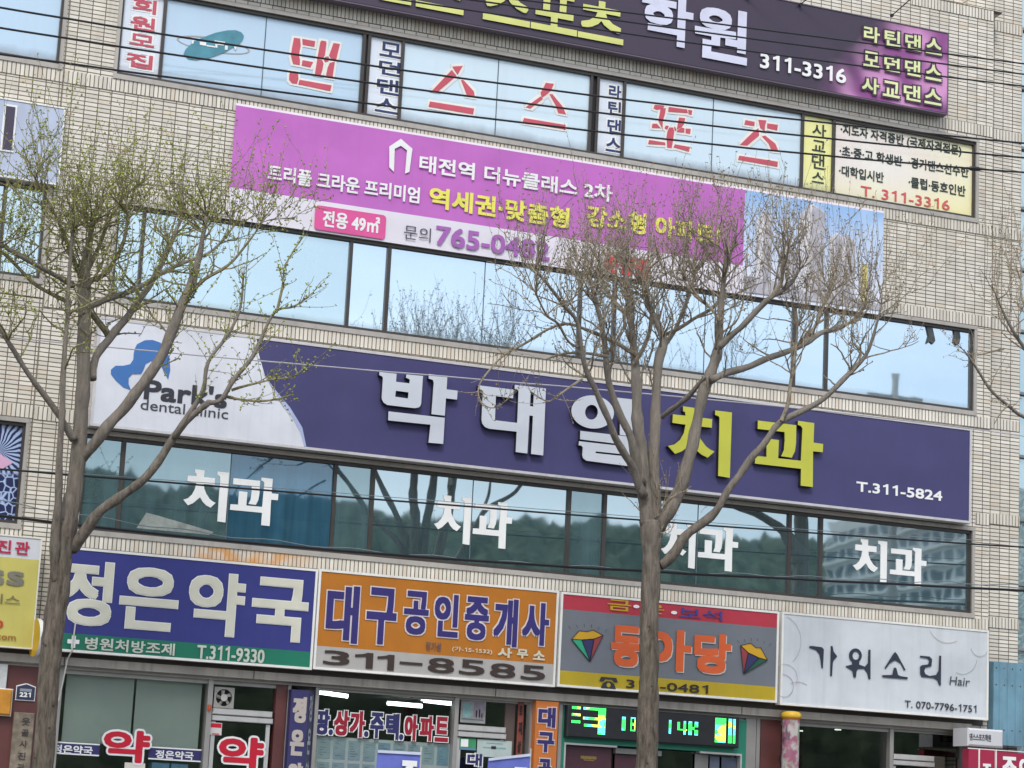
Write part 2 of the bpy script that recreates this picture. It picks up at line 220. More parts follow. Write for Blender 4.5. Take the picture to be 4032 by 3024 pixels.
LIMBS = {
 'L': [
  ('T', [(5.538,-4.2,0.988,0.131),(5.557,-4.2,1.378,0.128),(5.54,-4.2,2.576,0.135),(5.551,-4.2,3.178,0.135),(5.569,-4.2,3.817,0.132),(5.599,-4.2,4.366,0.126),(5.65,-4.2,4.824,0.108),(5.665,-4.2,5.288,0.1),(5.656,-4.2,6.085,0.088),(5.608,-4.2,6.885,0.085),(5.553,-4.2,7.487,0.086),(5.554,-4.2,7.79,0.067),(5.577,-4.2,8.063,0.043),(5.597,-4.2,8.337,0.028)]),
  ('s', [(5.523,-4.25,3.649,0.066),(5.435,-4.325,4.113,0.06),(5.425,-4.4,4.649,0.051),(5.357,-4.475,5.808,0.036),(5.319,-4.55,6.784,0.027),(5.274,-4.625,7.726,0.024),(5.249,-4.7,8.105,0.015)]),
  ('s', [(5.578,-4.3,5.483,0.054),(5.367,-4.357,5.749,0.042),(5.139,-4.414,5.991,0.036),(4.958,-4.471,6.158,0.036),(4.707,-4.529,6.473,0.033),(4.482,-4.586,6.73,0.03),(4.22,-4.643,6.98,0.024),(3.919,-4.7,7.263,0.015)]),
  ('s', [(5.696,-4.2,5.272,0.082),(5.803,-4.289,5.41,0.078),(5.979,-4.378,5.676,0.075),(6.28,-4.467,6.137,0.072),(6.558,-4.556,6.659,0.07),(6.7,-4.644,7.147,0.067),(6.808,-4.733,7.551,0.055),(6.876,-4.822,7.95,0.043),(6.876,-4.911,8.176,0.033),(6.893,-5.0,8.445,0.021)]),
  ('s', [(5.777,-4.15,6.309,0.052),(5.83,-4.056,6.635,0.052),(5.971,-3.963,6.894,0.052),(6.171,-3.869,7.184,0.05),(6.354,-3.775,7.475,0.047),(6.502,-3.681,7.722,0.041),(6.665,-3.588,8.06,0.035),(6.809,-3.494,8.398,0.029),(6.948,-3.4,8.826,0.019)]),
  ('', [(5.632,-4.25,7.184,0.027),(5.761,-4.1,7.107,0.028),(5.925,-3.95,6.992,0.034),(6.014,-3.8,6.928,0.04)]),
  ('s', [(5.607,-4.2,7.251,0.049),(5.778,-4.114,7.352,0.043),(6.109,-4.029,7.491,0.037),(6.381,-3.943,7.674,0.034),(6.632,-3.857,7.893,0.031),(6.951,-3.771,8.103,0.025),(7.336,-3.686,8.346,0.019),(7.63,-3.6,8.751,0.013)]),
  ('', [(5.694,-4.2,4.117,0.078),(5.792,-4.343,4.321,0.075),(5.963,-4.486,4.596,0.069),(6.195,-4.629,4.812,0.063),(6.429,-4.771,5.029,0.057),(6.664,-4.914,5.44,0.051),(6.859,-5.057,5.798,0.044),(7.046,-5.2,5.993,0.042)]),
  ('d', [(6.697,-5.0,5.529,0.039),(6.852,-5.067,5.872,0.036),(6.99,-5.133,6.175,0.03),(7.008,-5.2,6.503,0.024),(7.222,-5.267,6.877,0.021),(7.338,-5.333,7.24,0.018),(7.33,-5.4,7.648,0.012)]),
  ('d', [(7.027,-5.2,5.99,0.038),(7.187,-5.257,6.04,0.033),(7.332,-5.314,6.305,0.03),(7.533,-5.371,6.638,0.027),(7.688,-5.429,7.068,0.021),(7.782,-5.486,7.229,0.018),(7.965,-5.543,7.283,0.015),(8.141,-5.6,7.436,0.009)]),
  ('d', [(7.761,-5.5,7.184,0.018),(7.798,-5.567,7.517,0.015),(7.8,-5.633,7.785,0.012),(7.978,-5.7,8.16,0.009)]),
  ('d', [(7.279,-5.2,6.099,0.021),(7.448,-5.25,6.071,0.018),(7.676,-5.3,6.07,0.015),(7.901,-5.35,6.118,0.012),(8.085,-5.4,6.192,0.009)]),
  ('d', [(7.333,-5.2,6.185,0.021),(7.587,-5.275,6.282,0.015),(7.803,-5.35,6.356,0.012),(8.062,-5.425,6.415,0.009),(8.231,-5.5,6.583,0.006)]),
  ('s', [(5.388,-4.3,7.466,0.046),(5.201,-4.42,7.517,0.039),(4.996,-4.54,7.564,0.033),(4.735,-4.66,7.622,0.03),(4.456,-4.78,7.696,0.024),(4.141,-4.9,7.783,0.018)]),
  ('s', [(5.389,-4.3,7.223,0.033),(5.156,-4.35,7.293,0.027),(4.84,-4.4,7.431,0.024),(4.538,-4.45,7.66,0.021),(4.238,-4.5,7.886,0.015)]),
  ('s', [(5.451,-4.2,7.678,0.031),(5.282,-4.325,7.954,0.028),(5.114,-4.45,8.228,0.024),(4.908,-4.575,8.492,0.018),(4.731,-4.7,8.678,0.012)]),
  ('s', [(5.573,-4.2,7.654,0.031),(5.727,-4.067,8.075,0.028),(5.845,-3.933,8.475,0.025),(6.05,-3.8,8.852,0.019)]),
  ('s', [(5.699,-4.2,7.59,0.031),(5.854,-4.333,7.788,0.028),(5.959,-4.467,8.102,0.024),(5.964,-4.6,8.4,0.018)]),
  ('s', [(6.771,-4.8,7.411,0.027),(6.961,-4.9,7.64,0.024),(7.224,-5.0,7.839,0.021),(7.421,-5.1,8.131,0.015),(7.577,-5.2,8.418,0.009)]),
  ('', [(4.464,-4.7,6.707,0.021),(4.366,-4.75,6.431,0.015),(4.227,-4.8,6.21,0.012)]),
 ],
 'R': [
  ('T', [(13.631,-4.6,1.362,0.154),(13.612,-4.6,1.82,0.151),(13.6,-4.6,2.753,0.138),(13.591,-4.6,3.268,0.135),(13.578,-4.6,4.03,0.129),(13.568,-4.6,4.658,0.129),(13.547,-4.6,4.972,0.139),(13.531,-4.6,5.182,0.142)]),
  ('s', [(13.495,-4.6,5.124,0.103),(13.475,-4.567,5.426,0.097),(13.425,-4.533,5.857,0.091),(13.376,-4.5,6.289,0.081),(13.319,-4.467,6.724,0.075),(13.287,-4.433,7.164,0.069),(13.258,-4.4,7.651,0.059),(13.204,-4.367,8.161,0.046),(13.156,-4.333,8.541,0.03),(13.134,-4.3,8.859,0.02)]),
  ('s', [(13.373,-4.7,5.487,0.064),(13.141,-4.81,5.857,0.058),(12.942,-4.92,6.035,0.051),(12.719,-5.03,6.251,0.048),(12.493,-5.14,6.57,0.044),(12.245,-5.25,6.905,0.041),(12.068,-5.36,7.204,0.035),(11.932,-5.47,7.611,0.028),(11.649,-5.58,7.806,0.025),(11.367,-5.69,8.02,0.022),(11.146,-5.8,8.176,0.015)]),
  ('s', [(13.366,-4.65,5.664,0.065),(13.199,-4.714,6.111,0.061),(12.963,-4.779,6.528,0.055),(12.767,-4.843,6.862,0.048),(12.624,-4.907,7.308,0.042),(12.517,-4.971,7.737,0.035),(12.382,-5.036,8.032,0.029),(12.221,-5.1,8.387,0.022)]),
  ('s', [(13.622,-4.6,5.179,0.097),(13.609,-4.537,5.659,0.088),(13.605,-4.475,6.209,0.078),(13.648,-4.412,6.77,0.072),(13.711,-4.35,7.45,0.066),(13.777,-4.287,7.781,0.06),(13.738,-4.225,7.989,0.05),(13.636,-4.162,8.258,0.04),(13.53,-4.1,8.594,0.027)]),
  ('s', [(13.871,-4.1,7.737,0.037),(14.069,-4.0,8.005,0.034),(14.231,-3.9,8.273,0.03),(14.416,-3.8,8.66,0.024),(14.553,-3.7,9.046,0.017)]),
  ('s', [(13.651,-4.6,5.087,0.103),(13.81,-4.65,5.362,0.097),(13.957,-4.7,5.783,0.088),(14.1,-4.75,6.442,0.082),(14.173,-4.8,6.99,0.079),(14.276,-4.85,7.392,0.075),(14.34,-4.9,7.664,0.066),(14.334,-4.95,7.982,0.053),(14.32,-5.0,8.342,0.043),(14.313,-5.05,8.69,0.026),(14.317,-5.1,8.973,0.017)]),
  ('s', [(14.184,-5.0,7.179,0.055),(14.478,-4.889,7.32,0.052),(14.825,-4.778,7.459,0.05),(15.249,-4.667,7.652,0.047),(15.679,-4.556,7.872,0.047),(15.99,-4.444,8.044,0.044),(16.304,-4.333,8.231,0.038),(16.624,-4.222,8.35,0.031),(16.92,-4.111,8.514,0.024),(17.217,-4.0,8.809,0.018)]),
  ('s', [(14.248,-5.1,7.63,0.046),(14.377,-5.233,7.797,0.046),(14.495,-5.367,7.941,0.042),(14.657,-5.5,8.178,0.039),(14.75,-5.633,8.296,0.036),(14.938,-5.767,8.437,0.026),(15.05,-5.9,8.677,0.016)]),
  ('', [(13.887,-4.1,6.737,0.04),(13.97,-4.367,6.87,0.04),(14.07,-4.633,7.022,0.036),(14.144,-4.9,7.241,0.029)]),
  ('s', [(13.686,-4.65,4.576,0.077),(13.864,-4.746,4.776,0.074),(14.038,-4.843,5.057,0.065),(14.294,-4.939,5.272,0.058),(14.358,-5.036,5.391,0.055),(14.478,-5.132,5.678,0.052),(14.679,-5.229,6.03,0.052),(14.86,-5.325,6.275,0.049),(15.087,-5.421,6.61,0.045),(15.597,-5.518,6.937,0.039),(15.841,-5.614,7.191,0.036),(16.07,-5.711,7.466,0.033),(16.207,-5.807,7.684,0.026),(16.277,-5.904,8.019,0.02),(16.293,-6.0,8.329,0.013)]),
  ('s', [(15.043,-5.5,6.615,0.029),(15.132,-5.5,6.863,0.026),(15.171,-5.5,7.216,0.023),(15.233,-5.5,7.573,0.02),(15.258,-5.5,7.993,0.013)]),
  ('d', [(13.253,-4.5,7.501,0.033),(12.88,-4.655,7.602,0.029),(12.479,-4.809,7.654,0.026),(12.038,-4.964,7.698,0.022),(11.681,-5.118,7.559,0.019),(11.291,-5.273,7.291,0.019),(10.93,-5.427,7.051,0.015),(10.663,-5.582,6.785,0.012),(10.465,-5.736,6.51,0.009),(10.459,-5.891,6.282,0.009),(10.573,-6.045,6.201,0.007),(10.697,-6.2,6.303,0.006)]),
  ('d', [(12.593,-5.0,7.31,0.022),(12.151,-5.167,7.269,0.019),(11.787,-5.333,7.184,0.016),(11.475,-5.5,7.043,0.012)]),
  ('d', [(12.022,-5.5,6.838,0.019),(11.806,-5.6,6.691,0.015),(11.549,-5.7,6.5,0.012),(11.399,-5.8,6.426,0.009),(11.134,-5.9,6.502,0.006)]),
  ('s', [(13.194,-4.4,8.042,0.033),(13.112,-4.2,8.226,0.03),(13.052,-4.0,8.414,0.027),(12.934,-3.8,8.755,0.02)]),
  ('s', [(13.779,-4.2,7.887,0.03),(14.018,-4.25,8.021,0.03),(14.256,-4.3,8.2,0.027),(14.544,-4.35,8.387,0.024),(14.656,-4.4,8.687,0.017)]),
  ('s', [(14.259,-5.1,8.005,0.026),(14.173,-4.9,8.231,0.026),(14.05,-4.7,8.409,0.023),(13.971,-4.5,8.663,0.017)]),
  ('s', [(14.636,-5.8,8.237,0.032),(14.749,-5.933,8.432,0.029),(14.692,-6.067,8.658,0.026),(14.707,-6.2,8.892,0.016)]),
  ('s', [(15.964,-4.4,8.038,0.031),(16.25,-4.2,8.317,0.028),(16.485,-4.0,8.665,0.024),(16.748,-3.8,9.022,0.018)]),
  ('s', [(12.09,-5.3,7.302,0.022),(11.83,-5.475,7.323,0.019),(11.566,-5.65,7.509,0.019),(11.332,-5.825,7.57,0.015),(11.092,-6.0,7.795,0.012)]),
  ('s', [(13.235,-4.5,7.366,0.029),(13.318,-4.675,7.654,0.026),(13.317,-4.85,7.929,0.026),(13.175,-5.025,8.183,0.019),(12.941,-5.2,8.4,0.013)]),
 ],
 'F': [
  ('T', [(21.368,-4.9,-0.2,0.2),(21.318,-4.9,2.5,0.18),(21.318,-4.9,6.165,0.15),(21.218,-4.9,8.165,0.08)]),
  ('d', [(21.318,-4.9,6.165,0.218),(20.99,-4.967,6.707,0.108),(20.387,-5.033,6.983,0.071),(19.792,-5.1,7.163,0.043),(19.238,-5.167,7.206,0.032),(18.892,-5.233,7.339,0.024),(18.554,-5.3,7.517,0.021),(18.243,-5.367,7.811,0.017),(18.04,-5.433,7.979,0.009),(17.813,-5.5,8.075,0.005)]),
  ('s', [(20.484,-4.9,7.059,0.058),(20.033,-4.95,7.655,0.043),(19.668,-5.0,8.024,0.036),(19.311,-5.05,8.274,0.032),(19.108,-5.1,8.449,0.025),(18.883,-5.15,8.714,0.021),(18.74,-5.2,8.894,0.014)]),
  ('s', [(19.738,-4.9,8.049,0.032),(19.706,-4.825,8.435,0.029),(19.619,-4.75,8.816,0.025),(19.532,-4.675,9.104,0.018),(19.553,-4.6,9.433,0.011)]),
  ('', [(18.805,-5.4,7.292,0.014),(18.675,-5.4,7.152,0.01),(18.571,-5.4,6.982,0.007)]),
  ('d', [(18.854,-5.2,8.167,0.018),(18.642,-5.2,8.095,0.014),(18.457,-5.2,8.026,0.01)]),
 ],
}
WIRES = {
 'wa': (0.0155, [(3.819,-2.2,11.706),(4.45,-2.2,11.716),(6.756,-2.2,11.761),(9.408,-2.2,11.798),(14.965,-2.2,12.054),(14.966,-2.2,12.035),(17.091,-2.2,12.207),(21.255,-2.2,12.466),(22.757,-2.2,12.606)]),
 'wb': (0.0155, [(3.847,-2.2,11.41),(4.476,-2.2,11.429),(6.779,-2.2,11.477),(9.425,-2.2,11.542),(11.853,-2.2,11.628),(14.975,-2.2,11.794),(17.659,-2.2,11.968),(21.257,-2.2,12.233),(22.757,-2.2,12.35)]),
 'wc': (0.0155, [(3.88,-2.2,11.05),(4.513,-2.2,11.018),(6.144,-2.2,11.109),(9.445,-2.2,11.239),(10.376,-2.2,11.259),(13.362,-2.2,11.397),(14.987,-2.2,11.497),(21.258,-2.2,11.987),(22.757,-2.2,12.122)]),
 'wd': (0.0135, [(10.949,-2.4,13.099),(12.14,-2.4,13.202),(14.814,-2.4,13.387),(14.815,-2.4,13.375),(18.356,-2.4,13.608),(21.107,-2.4,13.766),(22.609,-2.4,13.88)]),
 'we': (0.0135, [(9.981,-2.4,12.988),(11.298,-2.4,13.044),(13.735,-2.4,13.164),(14.82,-2.4,13.225),(18.131,-2.4,13.411),(21.108,-2.4,13.586),(22.609,-2.4,13.69)]),
 'wf': (0.0135, [(9.276,-2.4,12.807),(10.327,-2.4,12.862),(12.713,-2.4,12.927),(14.828,-2.4,13.02),(17.568,-2.4,13.169),(21.11,-2.4,13.378),(22.609,-2.4,13.5)]),
 'va': (0.014, [(4.745,-1.4,5.397),(5.163,-1.4,5.415),(5.903,-1.4,5.465),(6.356,-1.4,5.468),(8.438,-1.4,5.517),(10.085,-1.4,5.537),(12.503,-1.4,5.581),(12.767,-1.4,5.586),(14.91,-1.4,5.669),(17.099,-1.4,5.724),(17.099,-1.4,5.716),(21.857,-1.4,5.885),(22.894,-1.4,5.915)]),
 'vb': (0.005, [(4.757,-1.3,5.443),(5.179,-1.3,5.434),(5.922,-1.3,5.475),(7.119,-1.3,5.516),(8.691,-1.3,5.566),(10.113,-1.3,5.62),(12.539,-1.3,5.666),(12.804,-1.3,5.659),(17.152,-1.3,5.78),(17.152,-1.3,5.768),(21.926,-1.3,5.977),(22.966,-1.3,6.009)]),
 'vc': (0.021, [(7.978,-1.3,4.766),(8.886,-1.3,4.751),(9.323,-1.3,4.753),(10.281,-1.3,4.751),(11.717,-1.3,4.798),(12.849,-1.3,4.814),(14.99,-1.3,4.916),(17.177,-1.3,4.987),(17.177,-1.3,4.968),(19.556,-1.3,5.054),(21.932,-1.3,5.187),(22.968,-1.3,5.21)]),
 'vd': (0.007, [(7.985,-1.25,4.838),(8.895,-1.25,4.816),(10.057,-1.25,4.825),(11.734,-1.25,4.834),(12.868,-1.25,4.832),(14.134,-1.25,4.862),(15.698,-1.25,4.94),(17.203,-1.25,5.01),(17.202,-1.25,5.047),(19.586,-1.25,5.142),(21.966,-1.25,5.258),(23.004,-1.25,5.294)]),
 'gw': (0.01, [(5.726,-0.9,7.381),(6.609,-0.9,7.42),(8.038,-0.9,7.467),(8.899,-0.9,7.492),(10.117,-0.9,7.537),(12.594,-0.9,7.629),(15.78,-0.9,7.762),(17.105,-0.9,7.785),(18.577,-0.9,7.838),(22.462,-0.9,7.832)]),
}

# ---------------------------------------------------------------- helpers
def lin(r, g, b):
    f = lambda c: (c / 255 / 12.92) if c <= 10.3 else ((c / 255 + .055) / 1.055) ** 2.4
    return (f(r), f(g), f(b))

class MB:
    """collects shapes; build() links them as ONE mesh object"""
    def __init__(s): s.v, s.f, s.m = [], [], []
    def add(s, v, f, m=0):
        o = len(s.v); s.v += [tuple(p) for p in v]; s.f += [tuple(i + o for i in q) for q in f]; s.m += [m] * len(f); return s
    def box(s, x0, x1, y0, y1, z0, z1, m=0):
        v = [(x0, y0, z0), (x1, y0, z0), (x1, y1, z0), (x0, y1, z0), (x0, y0, z1), (x1, y0, z1), (x1, y1, z1), (x0, y1, z1)]
        return s.add(v, [(0, 3, 2, 1), (4, 5, 6, 7), (0, 1, 5, 4), (1, 2, 6, 5), (2, 3, 7, 6), (3, 0, 4, 7)], m)
    def rbox(s, x0, x1, y0, y1, z0, z1, c, m=0):
        """box whose front (y0) edges are chamfered by c"""
        a = [(x0, y1, z0), (x1, y1, z0), (x1, y1, z1), (x0, y1, z1)]
        b = [(x0, y0 + c, z0), (x1, y0 + c, z0), (x1, y0 + c, z1), (x0, y0 + c, z1)]
        d = [(x0 + c, y0, z0 + c), (x1 - c, y0, z0 + c), (x1 - c, y0, z1 - c), (x0 + c, y0, z1 - c)]
        f = [(3, 2, 1, 0), (8, 9, 10, 11)]
        for i in range(4):
            j = (i + 1) % 4
            f += [(i, j, j + 4, i + 4), (i + 4, j + 4, j + 8, i + 8)]
        return s.add(a + b + d, f, m)
    def quad(s, x0, x1, z0, z1, y, m=0):
        return s.add([(x0, y, z0), (x1, y, z0), (x1, y, z1), (x0, y, z1)], [(0, 1, 2, 3)], m)
    def tube(s, pts, radii, n=6, m=0, cap=True, rough=0.0):
        P = [Vector(p) for p in pts]; v, f = [], []
        k = len(P); u = None
        for i in range(k):
            t = (P[min(i + 1, k - 1)] - P[max(i - 1, 0)])
            t = t.normalized() if t.length > 1e-9 else Vector((0, 0, 1))
            if u is None:
                u = t.orthogonal().normalized()
            else:
                u = (u - t * u.dot(t)); u = u.normalized() if u.length > 1e-6 else t.orthogonal().normalized()
            w = t.cross(u)
            for j in range(n):
                a = 2 * math.pi * j / n
                d = u * math.cos(a) + w * math.sin(a)
                r = radii[i] if hasattr(radii, '__len__') else radii
                q = P[i] + d * r
                if rough:
                    q = P[i] + d * r * (1 + rough * mnoise.noise(q * 5.0) + rough * .6 * mnoise.noise(q * 14.0))
                v.append(q)
        for i in range(k - 1):
            for j in range(n):
                a, b = i * n + j, i * n + (j + 1) % n
                f.append((a, b, b + n, a + n))
        if cap:
            f.append(tuple(range(n - 1, -1, -1))); f.append(tuple((k - 1) * n + j for j in range(n)))
        return s.add(v, f, m)
    def disc(s, c, r, y, n=20, m=0, sx=1.0):
        v = [(c[0] + sx * r * math.cos(2 * math.pi * i / n), y, c[1] + r * math.sin(2 * math.pi * i / n)) for i in range(n)]
        return s.add(v, [tuple(range(n))], m)
    def build(s, name, mats, parent=None, base=None, smooth=False):
        me = bpy.data.meshes.new(name)
        L = Vector(base) if base else (Vector(parent['_base']) if parent is not None else Vector((0, 0, 0)))
        me.from_pydata([(p[0] - L.x, p[1] - L.y, p[2] - L.z) for p in s.v], [], s.f)
        for m in (mats if isinstance(mats, (list, tuple)) else [mats]): me.materials.append(m)
        if len(me.materials) > 1: me.polygons.foreach_set('material_index', s.m)
        if smooth: me.polygons.foreach_set('use_smooth', [True] * len(me.polygons))
        me.update()
        o = bpy.data.objects.new(name, me); COL.objects.link(o)
        o['_base'] = list(L)
        if parent is not None: o.parent = parent
        else: o.location = L
        return o

ROOTS = []
def tag(o, label, cat, group=None):
    o['label'], o['category'] = label, cat
    if group: o['group'] = group
    return o
def thing(name, label, cat, base, group=None):
    o = bpy.data.objects.new(name, None); COL.objects.link(o)
    o.location = base; o['_base'] = list(base); o.empty_display_size = .2
    return tag(o, label, cat, group)
def struct(o):
    o['kind'] = 'structure'; return o

# ---------------------------------------------------------------- materials
MATS = {}
DIM = 1.0                     # base-colour scale: darkens the lower signs in place of weaker light there
def nodes(name):
    m = bpy.data.materials.new(name); m.use_nodes = True
    t = m.node_tree; b = t.nodes['Principled BSDF']
    return m, t, b
def N(t, typ, **kw):
    n = t.nodes.new(typ)
    for k, v in kw.items(): setattr(n, k, v)
    return n
def pos(t): return N(t, 'ShaderNodeNewGeometry').outputs['Position']
def noise(t, scale, detail=4, vec=None, stretch=None, rough=.55):
    n = N(t, 'ShaderNodeTexNoise'); n.inputs['Scale'].default_value = scale; n.inputs['Detail'].default_value = detail
    n.inputs['Roughness'].default_value = rough
    v = vec if vec is not None else pos(t)
    if stretch:
        mp = N(t, 'ShaderNodeMapping'); mp.inputs['Scale'].default_value = stretch
        t.links.new(v, mp.inputs['Vector']); v = mp.outputs['Vector']
    t.links.new(v, n.inputs['Vector']); return n.outputs['Fac']
def mrange(t, fac, a, b, c, d):
    n = N(t, 'ShaderNodeMapRange')
    t.links.new(fac, n.inputs[0])
    for i, v in enumerate((a, b, c, d)): n.inputs[i + 1].default_value = v
    return n.outputs[0]
def mixc(t, fac, a, b, blend='MIX'):
    n = N(t, 'ShaderNodeMix', data_type='RGBA', blend_type=blend)
    for i, v in ((0, fac), (6, a), (7, b)):
        if isinstance(v, (int, float)): n.inputs[i].default_value = v
        elif isinstance(v, tuple): n.inputs[i].default_value = (*v[:3], 1)
        else: t.links.new(v, n.inputs[i])
    return n.outputs[2]
def math2(t, op, a, b=None):
    n = N(t, 'ShaderNodeMath', operation=op)
    for i, v in enumerate((a, b)):
        if v is None: continue
        if isinstance(v, (int, float)): n.inputs[i].default_value = v
        else: t.links.new(v, n.inputs[i])
    return n.outputs[0]
def sepxyz(t, v=None):
    n = N(t, 'ShaderNodeSeparateXYZ'); t.links.new(v if v is not None else pos(t), n.inputs[0]); return n.outputs
def comb(t, x, y, z):
    n = N(t, 'ShaderNodeCombineXYZ')
    for i, v in enumerate((x, y, z)):
        if isinstance(v, (int, float)): n.inputs[i].default_value = v
        else: t.links.new(v, n.inputs[i])
    return n.outputs[0]
def bump(t, b, h, strength=.3, dist=.01):
    n = N(t, 'ShaderNodeBump'); n.inputs['Strength'].default_value = strength; n.inputs['Distance'].default_value = dist
    t.links.new(h, n.inputs['Height']); t.links.new(n.outputs[0], b.inputs['Normal'])

def plain(name, col, rough=.5, var=.10, scale=2.5, spec=.4, metal=0., streak=.0, emit=0.):
    """paint, vinyl, metal: colour with faint blotches and vertical rain streaks"""
    if name in MATS: return MATS[name]
    m, t, b = nodes(name)
    if not emit: col = tuple(k * DIM for k in col)
    f = mrange(t, noise(t, scale, 5), .3, .7, 1 - var, 1 + var * .6)
    c = mixc(t, 1.0, tuple(col), f, 'MULTIPLY')
    if streak:
        g = noise(t, 1.0, 5, stretch=(9, 9, .5))
        c = mixc(t, mrange(t, g, .5, .75, 0, streak), c, (.10, .09, .075))
    t.links.new(c, b.inputs['Base Color'])
    b.inputs['Roughness'].default_value = rough
    b.inputs['Specular IOR Level'].default_value = spec
    b.inputs['Metallic'].default_value = metal
    if emit:
        t.links.new(c, b.inputs['Emission Color']); b.inputs['Emission Strength'].default_value = emit
    MATS[name] = m; return m

def tile_mat(name, w, h, xo=0., zo=0., rot=False):
    """glazed cream tiles laid in a straight stack, deep brown joints"""
    m, t, b = nodes(name)
    x, y, z = sepxyz(t)
    u = math2(t, 'ADD', math2(t, 'ADD', x, y), xo); v = math2(t, 'ADD', z, zo)
    br = N(t, 'ShaderNodeTexBrick'); br.offset = 0.0; br.squash = 1.0
    t.links.new(comb(t, u, v, 0), br.inputs['Vector'])
    br.inputs['Scale'].default_value = 1.0
    br.inputs['Brick Width'].default_value = w; br.inputs['Row Height'].default_value = h
    br.inputs['Mortar Size'].default_value = .0076; br.inputs['Mortar Smooth'].default_value = .25; br.inputs['Bias'].default_value = 0
    br.inputs['Color1'].default_value = (.645, .610, .535, 1); br.inputs['Color2'].default_value = (.715, .682, .608, 1)
    br.inputs['Mortar'].default_value = (.115, .092, .062, 1)
    # per-tile tone
    cu = math2(t, 'FLOOR', math2(t, 'DIVIDE', u, w)); cv = math2(t, 'FLOOR', math2(t, 'DIVIDE', v, h))
    wn = N(t, 'ShaderNodeTexWhiteNoise', noise_dimensions='2D'); t.links.new(comb(t, cu, cv, 0), wn.inputs['Vector'])
    c = mixc(t, 1., br.outputs['Color'], mrange(t, wn.outputs['Value'], 0, 1, .84, 1.06), 'MULTIPLY')
    # odd stained tiles
    c = mixc(t, mrange(t, wn.outputs['Value'], .955, .97, 0, .35), c, (.42, .30, .18))
    big = noise(t, .45, 5)
    c = mixc(t, mrange(t, big, .42, .72, 0, .22), c, (.36, .28, .17))
    st = noise(t, 1., 6, stretch=(6, 6, .35))
    c = mixc(t, mrange(t, st, .52, .8, 0, .32), c, (.17, .14, .10))
    t.links.new(c, b.inputs['Base Color'])
    b.inputs['Roughness'].default_value = .42
    b.inputs['Specular IOR Level'].default_value = .35
    inv = math2(t, 'SUBTRACT', 1., br.outputs['Fac'])
    bump(t, b, inv, .8, .008)
    return m

def band_stain(name):
    """soldier course above the shop signs: rust-orange seepage on part of it"""
    m = tile_mat(name, .065, .192, 0., -4.611)
    t = m.node_tree; b = t.nodes['Principled BSDF']
    src = b.inputs['Base Color'].links[0].from_socket
    x, y, z = sepxyz(t)
    g = mrange(t, math2(t, 'ABSOLUTE', math2(t, 'SUBTRACT', x, 9.1)), .3, 1.3, 1., 0.)
    n = mrange(t, noise(t, 3.0, 4), .38, .62, 0, .85)
    t.links.new(mixc(t, math2(t, 'MULTIPLY', g, n), src, (.62, .26, .035)), b.inputs['Base Color'])
    return m

def film_mat(name, col, dirt=.8, refl=.10, zb=11.80):
    """pane with opaque film behind it: film colour, sooty lower edge, glossy face"""
    m, t, b = nodes(name)
    x, y, z = sepxyz(t)
    n = noise(t, 2.2, 6, stretch=(1.5, 1.5, 1.0))
    edge = math2(t, 'ADD', z, math2(t, 'MULTIPLY', math2(t, 'SUBTRACT', n, .5), -.16))
    d = mrange(t, edge, zb + .01, zb + .19, dirt, 0.)
    c = mixc(t, d, tuple(col), (.13, .115, .11))
    c = mixc(t, mrange(t, noise(t, 1., 5, stretch=(7, 7, .3)), .5, .8, 0, .16), c, (.42, .45, .44))
    c = mixc(t, mrange(t, noise(t, .8, 3), .35, .7, 0, .12), c, (.45, .55, .70))
    t.links.new(c, b.inputs['Base Color'])
    b.inputs['Roughness'].default_value = .6
    b.inputs['Specular IOR Level'].default_value = .2
    gl = N(t, 'ShaderNodeBsdfGlossy'); gl.inputs['Roughness'].default_value = .05; gl.inputs['Color'].default_value = (.85, .93, 1, 1)
    mx = N(t, 'ShaderNodeMixShader'); mx.inputs[0].default_value = refl
    out = t.nodes['Material Output']
    t.links.new(b.outputs[0], mx.inputs[1]); t.links.new(gl.outputs[0], mx.inputs[2]); t.links.new(mx.outputs[0], out.inputs['Surface'])
    return m

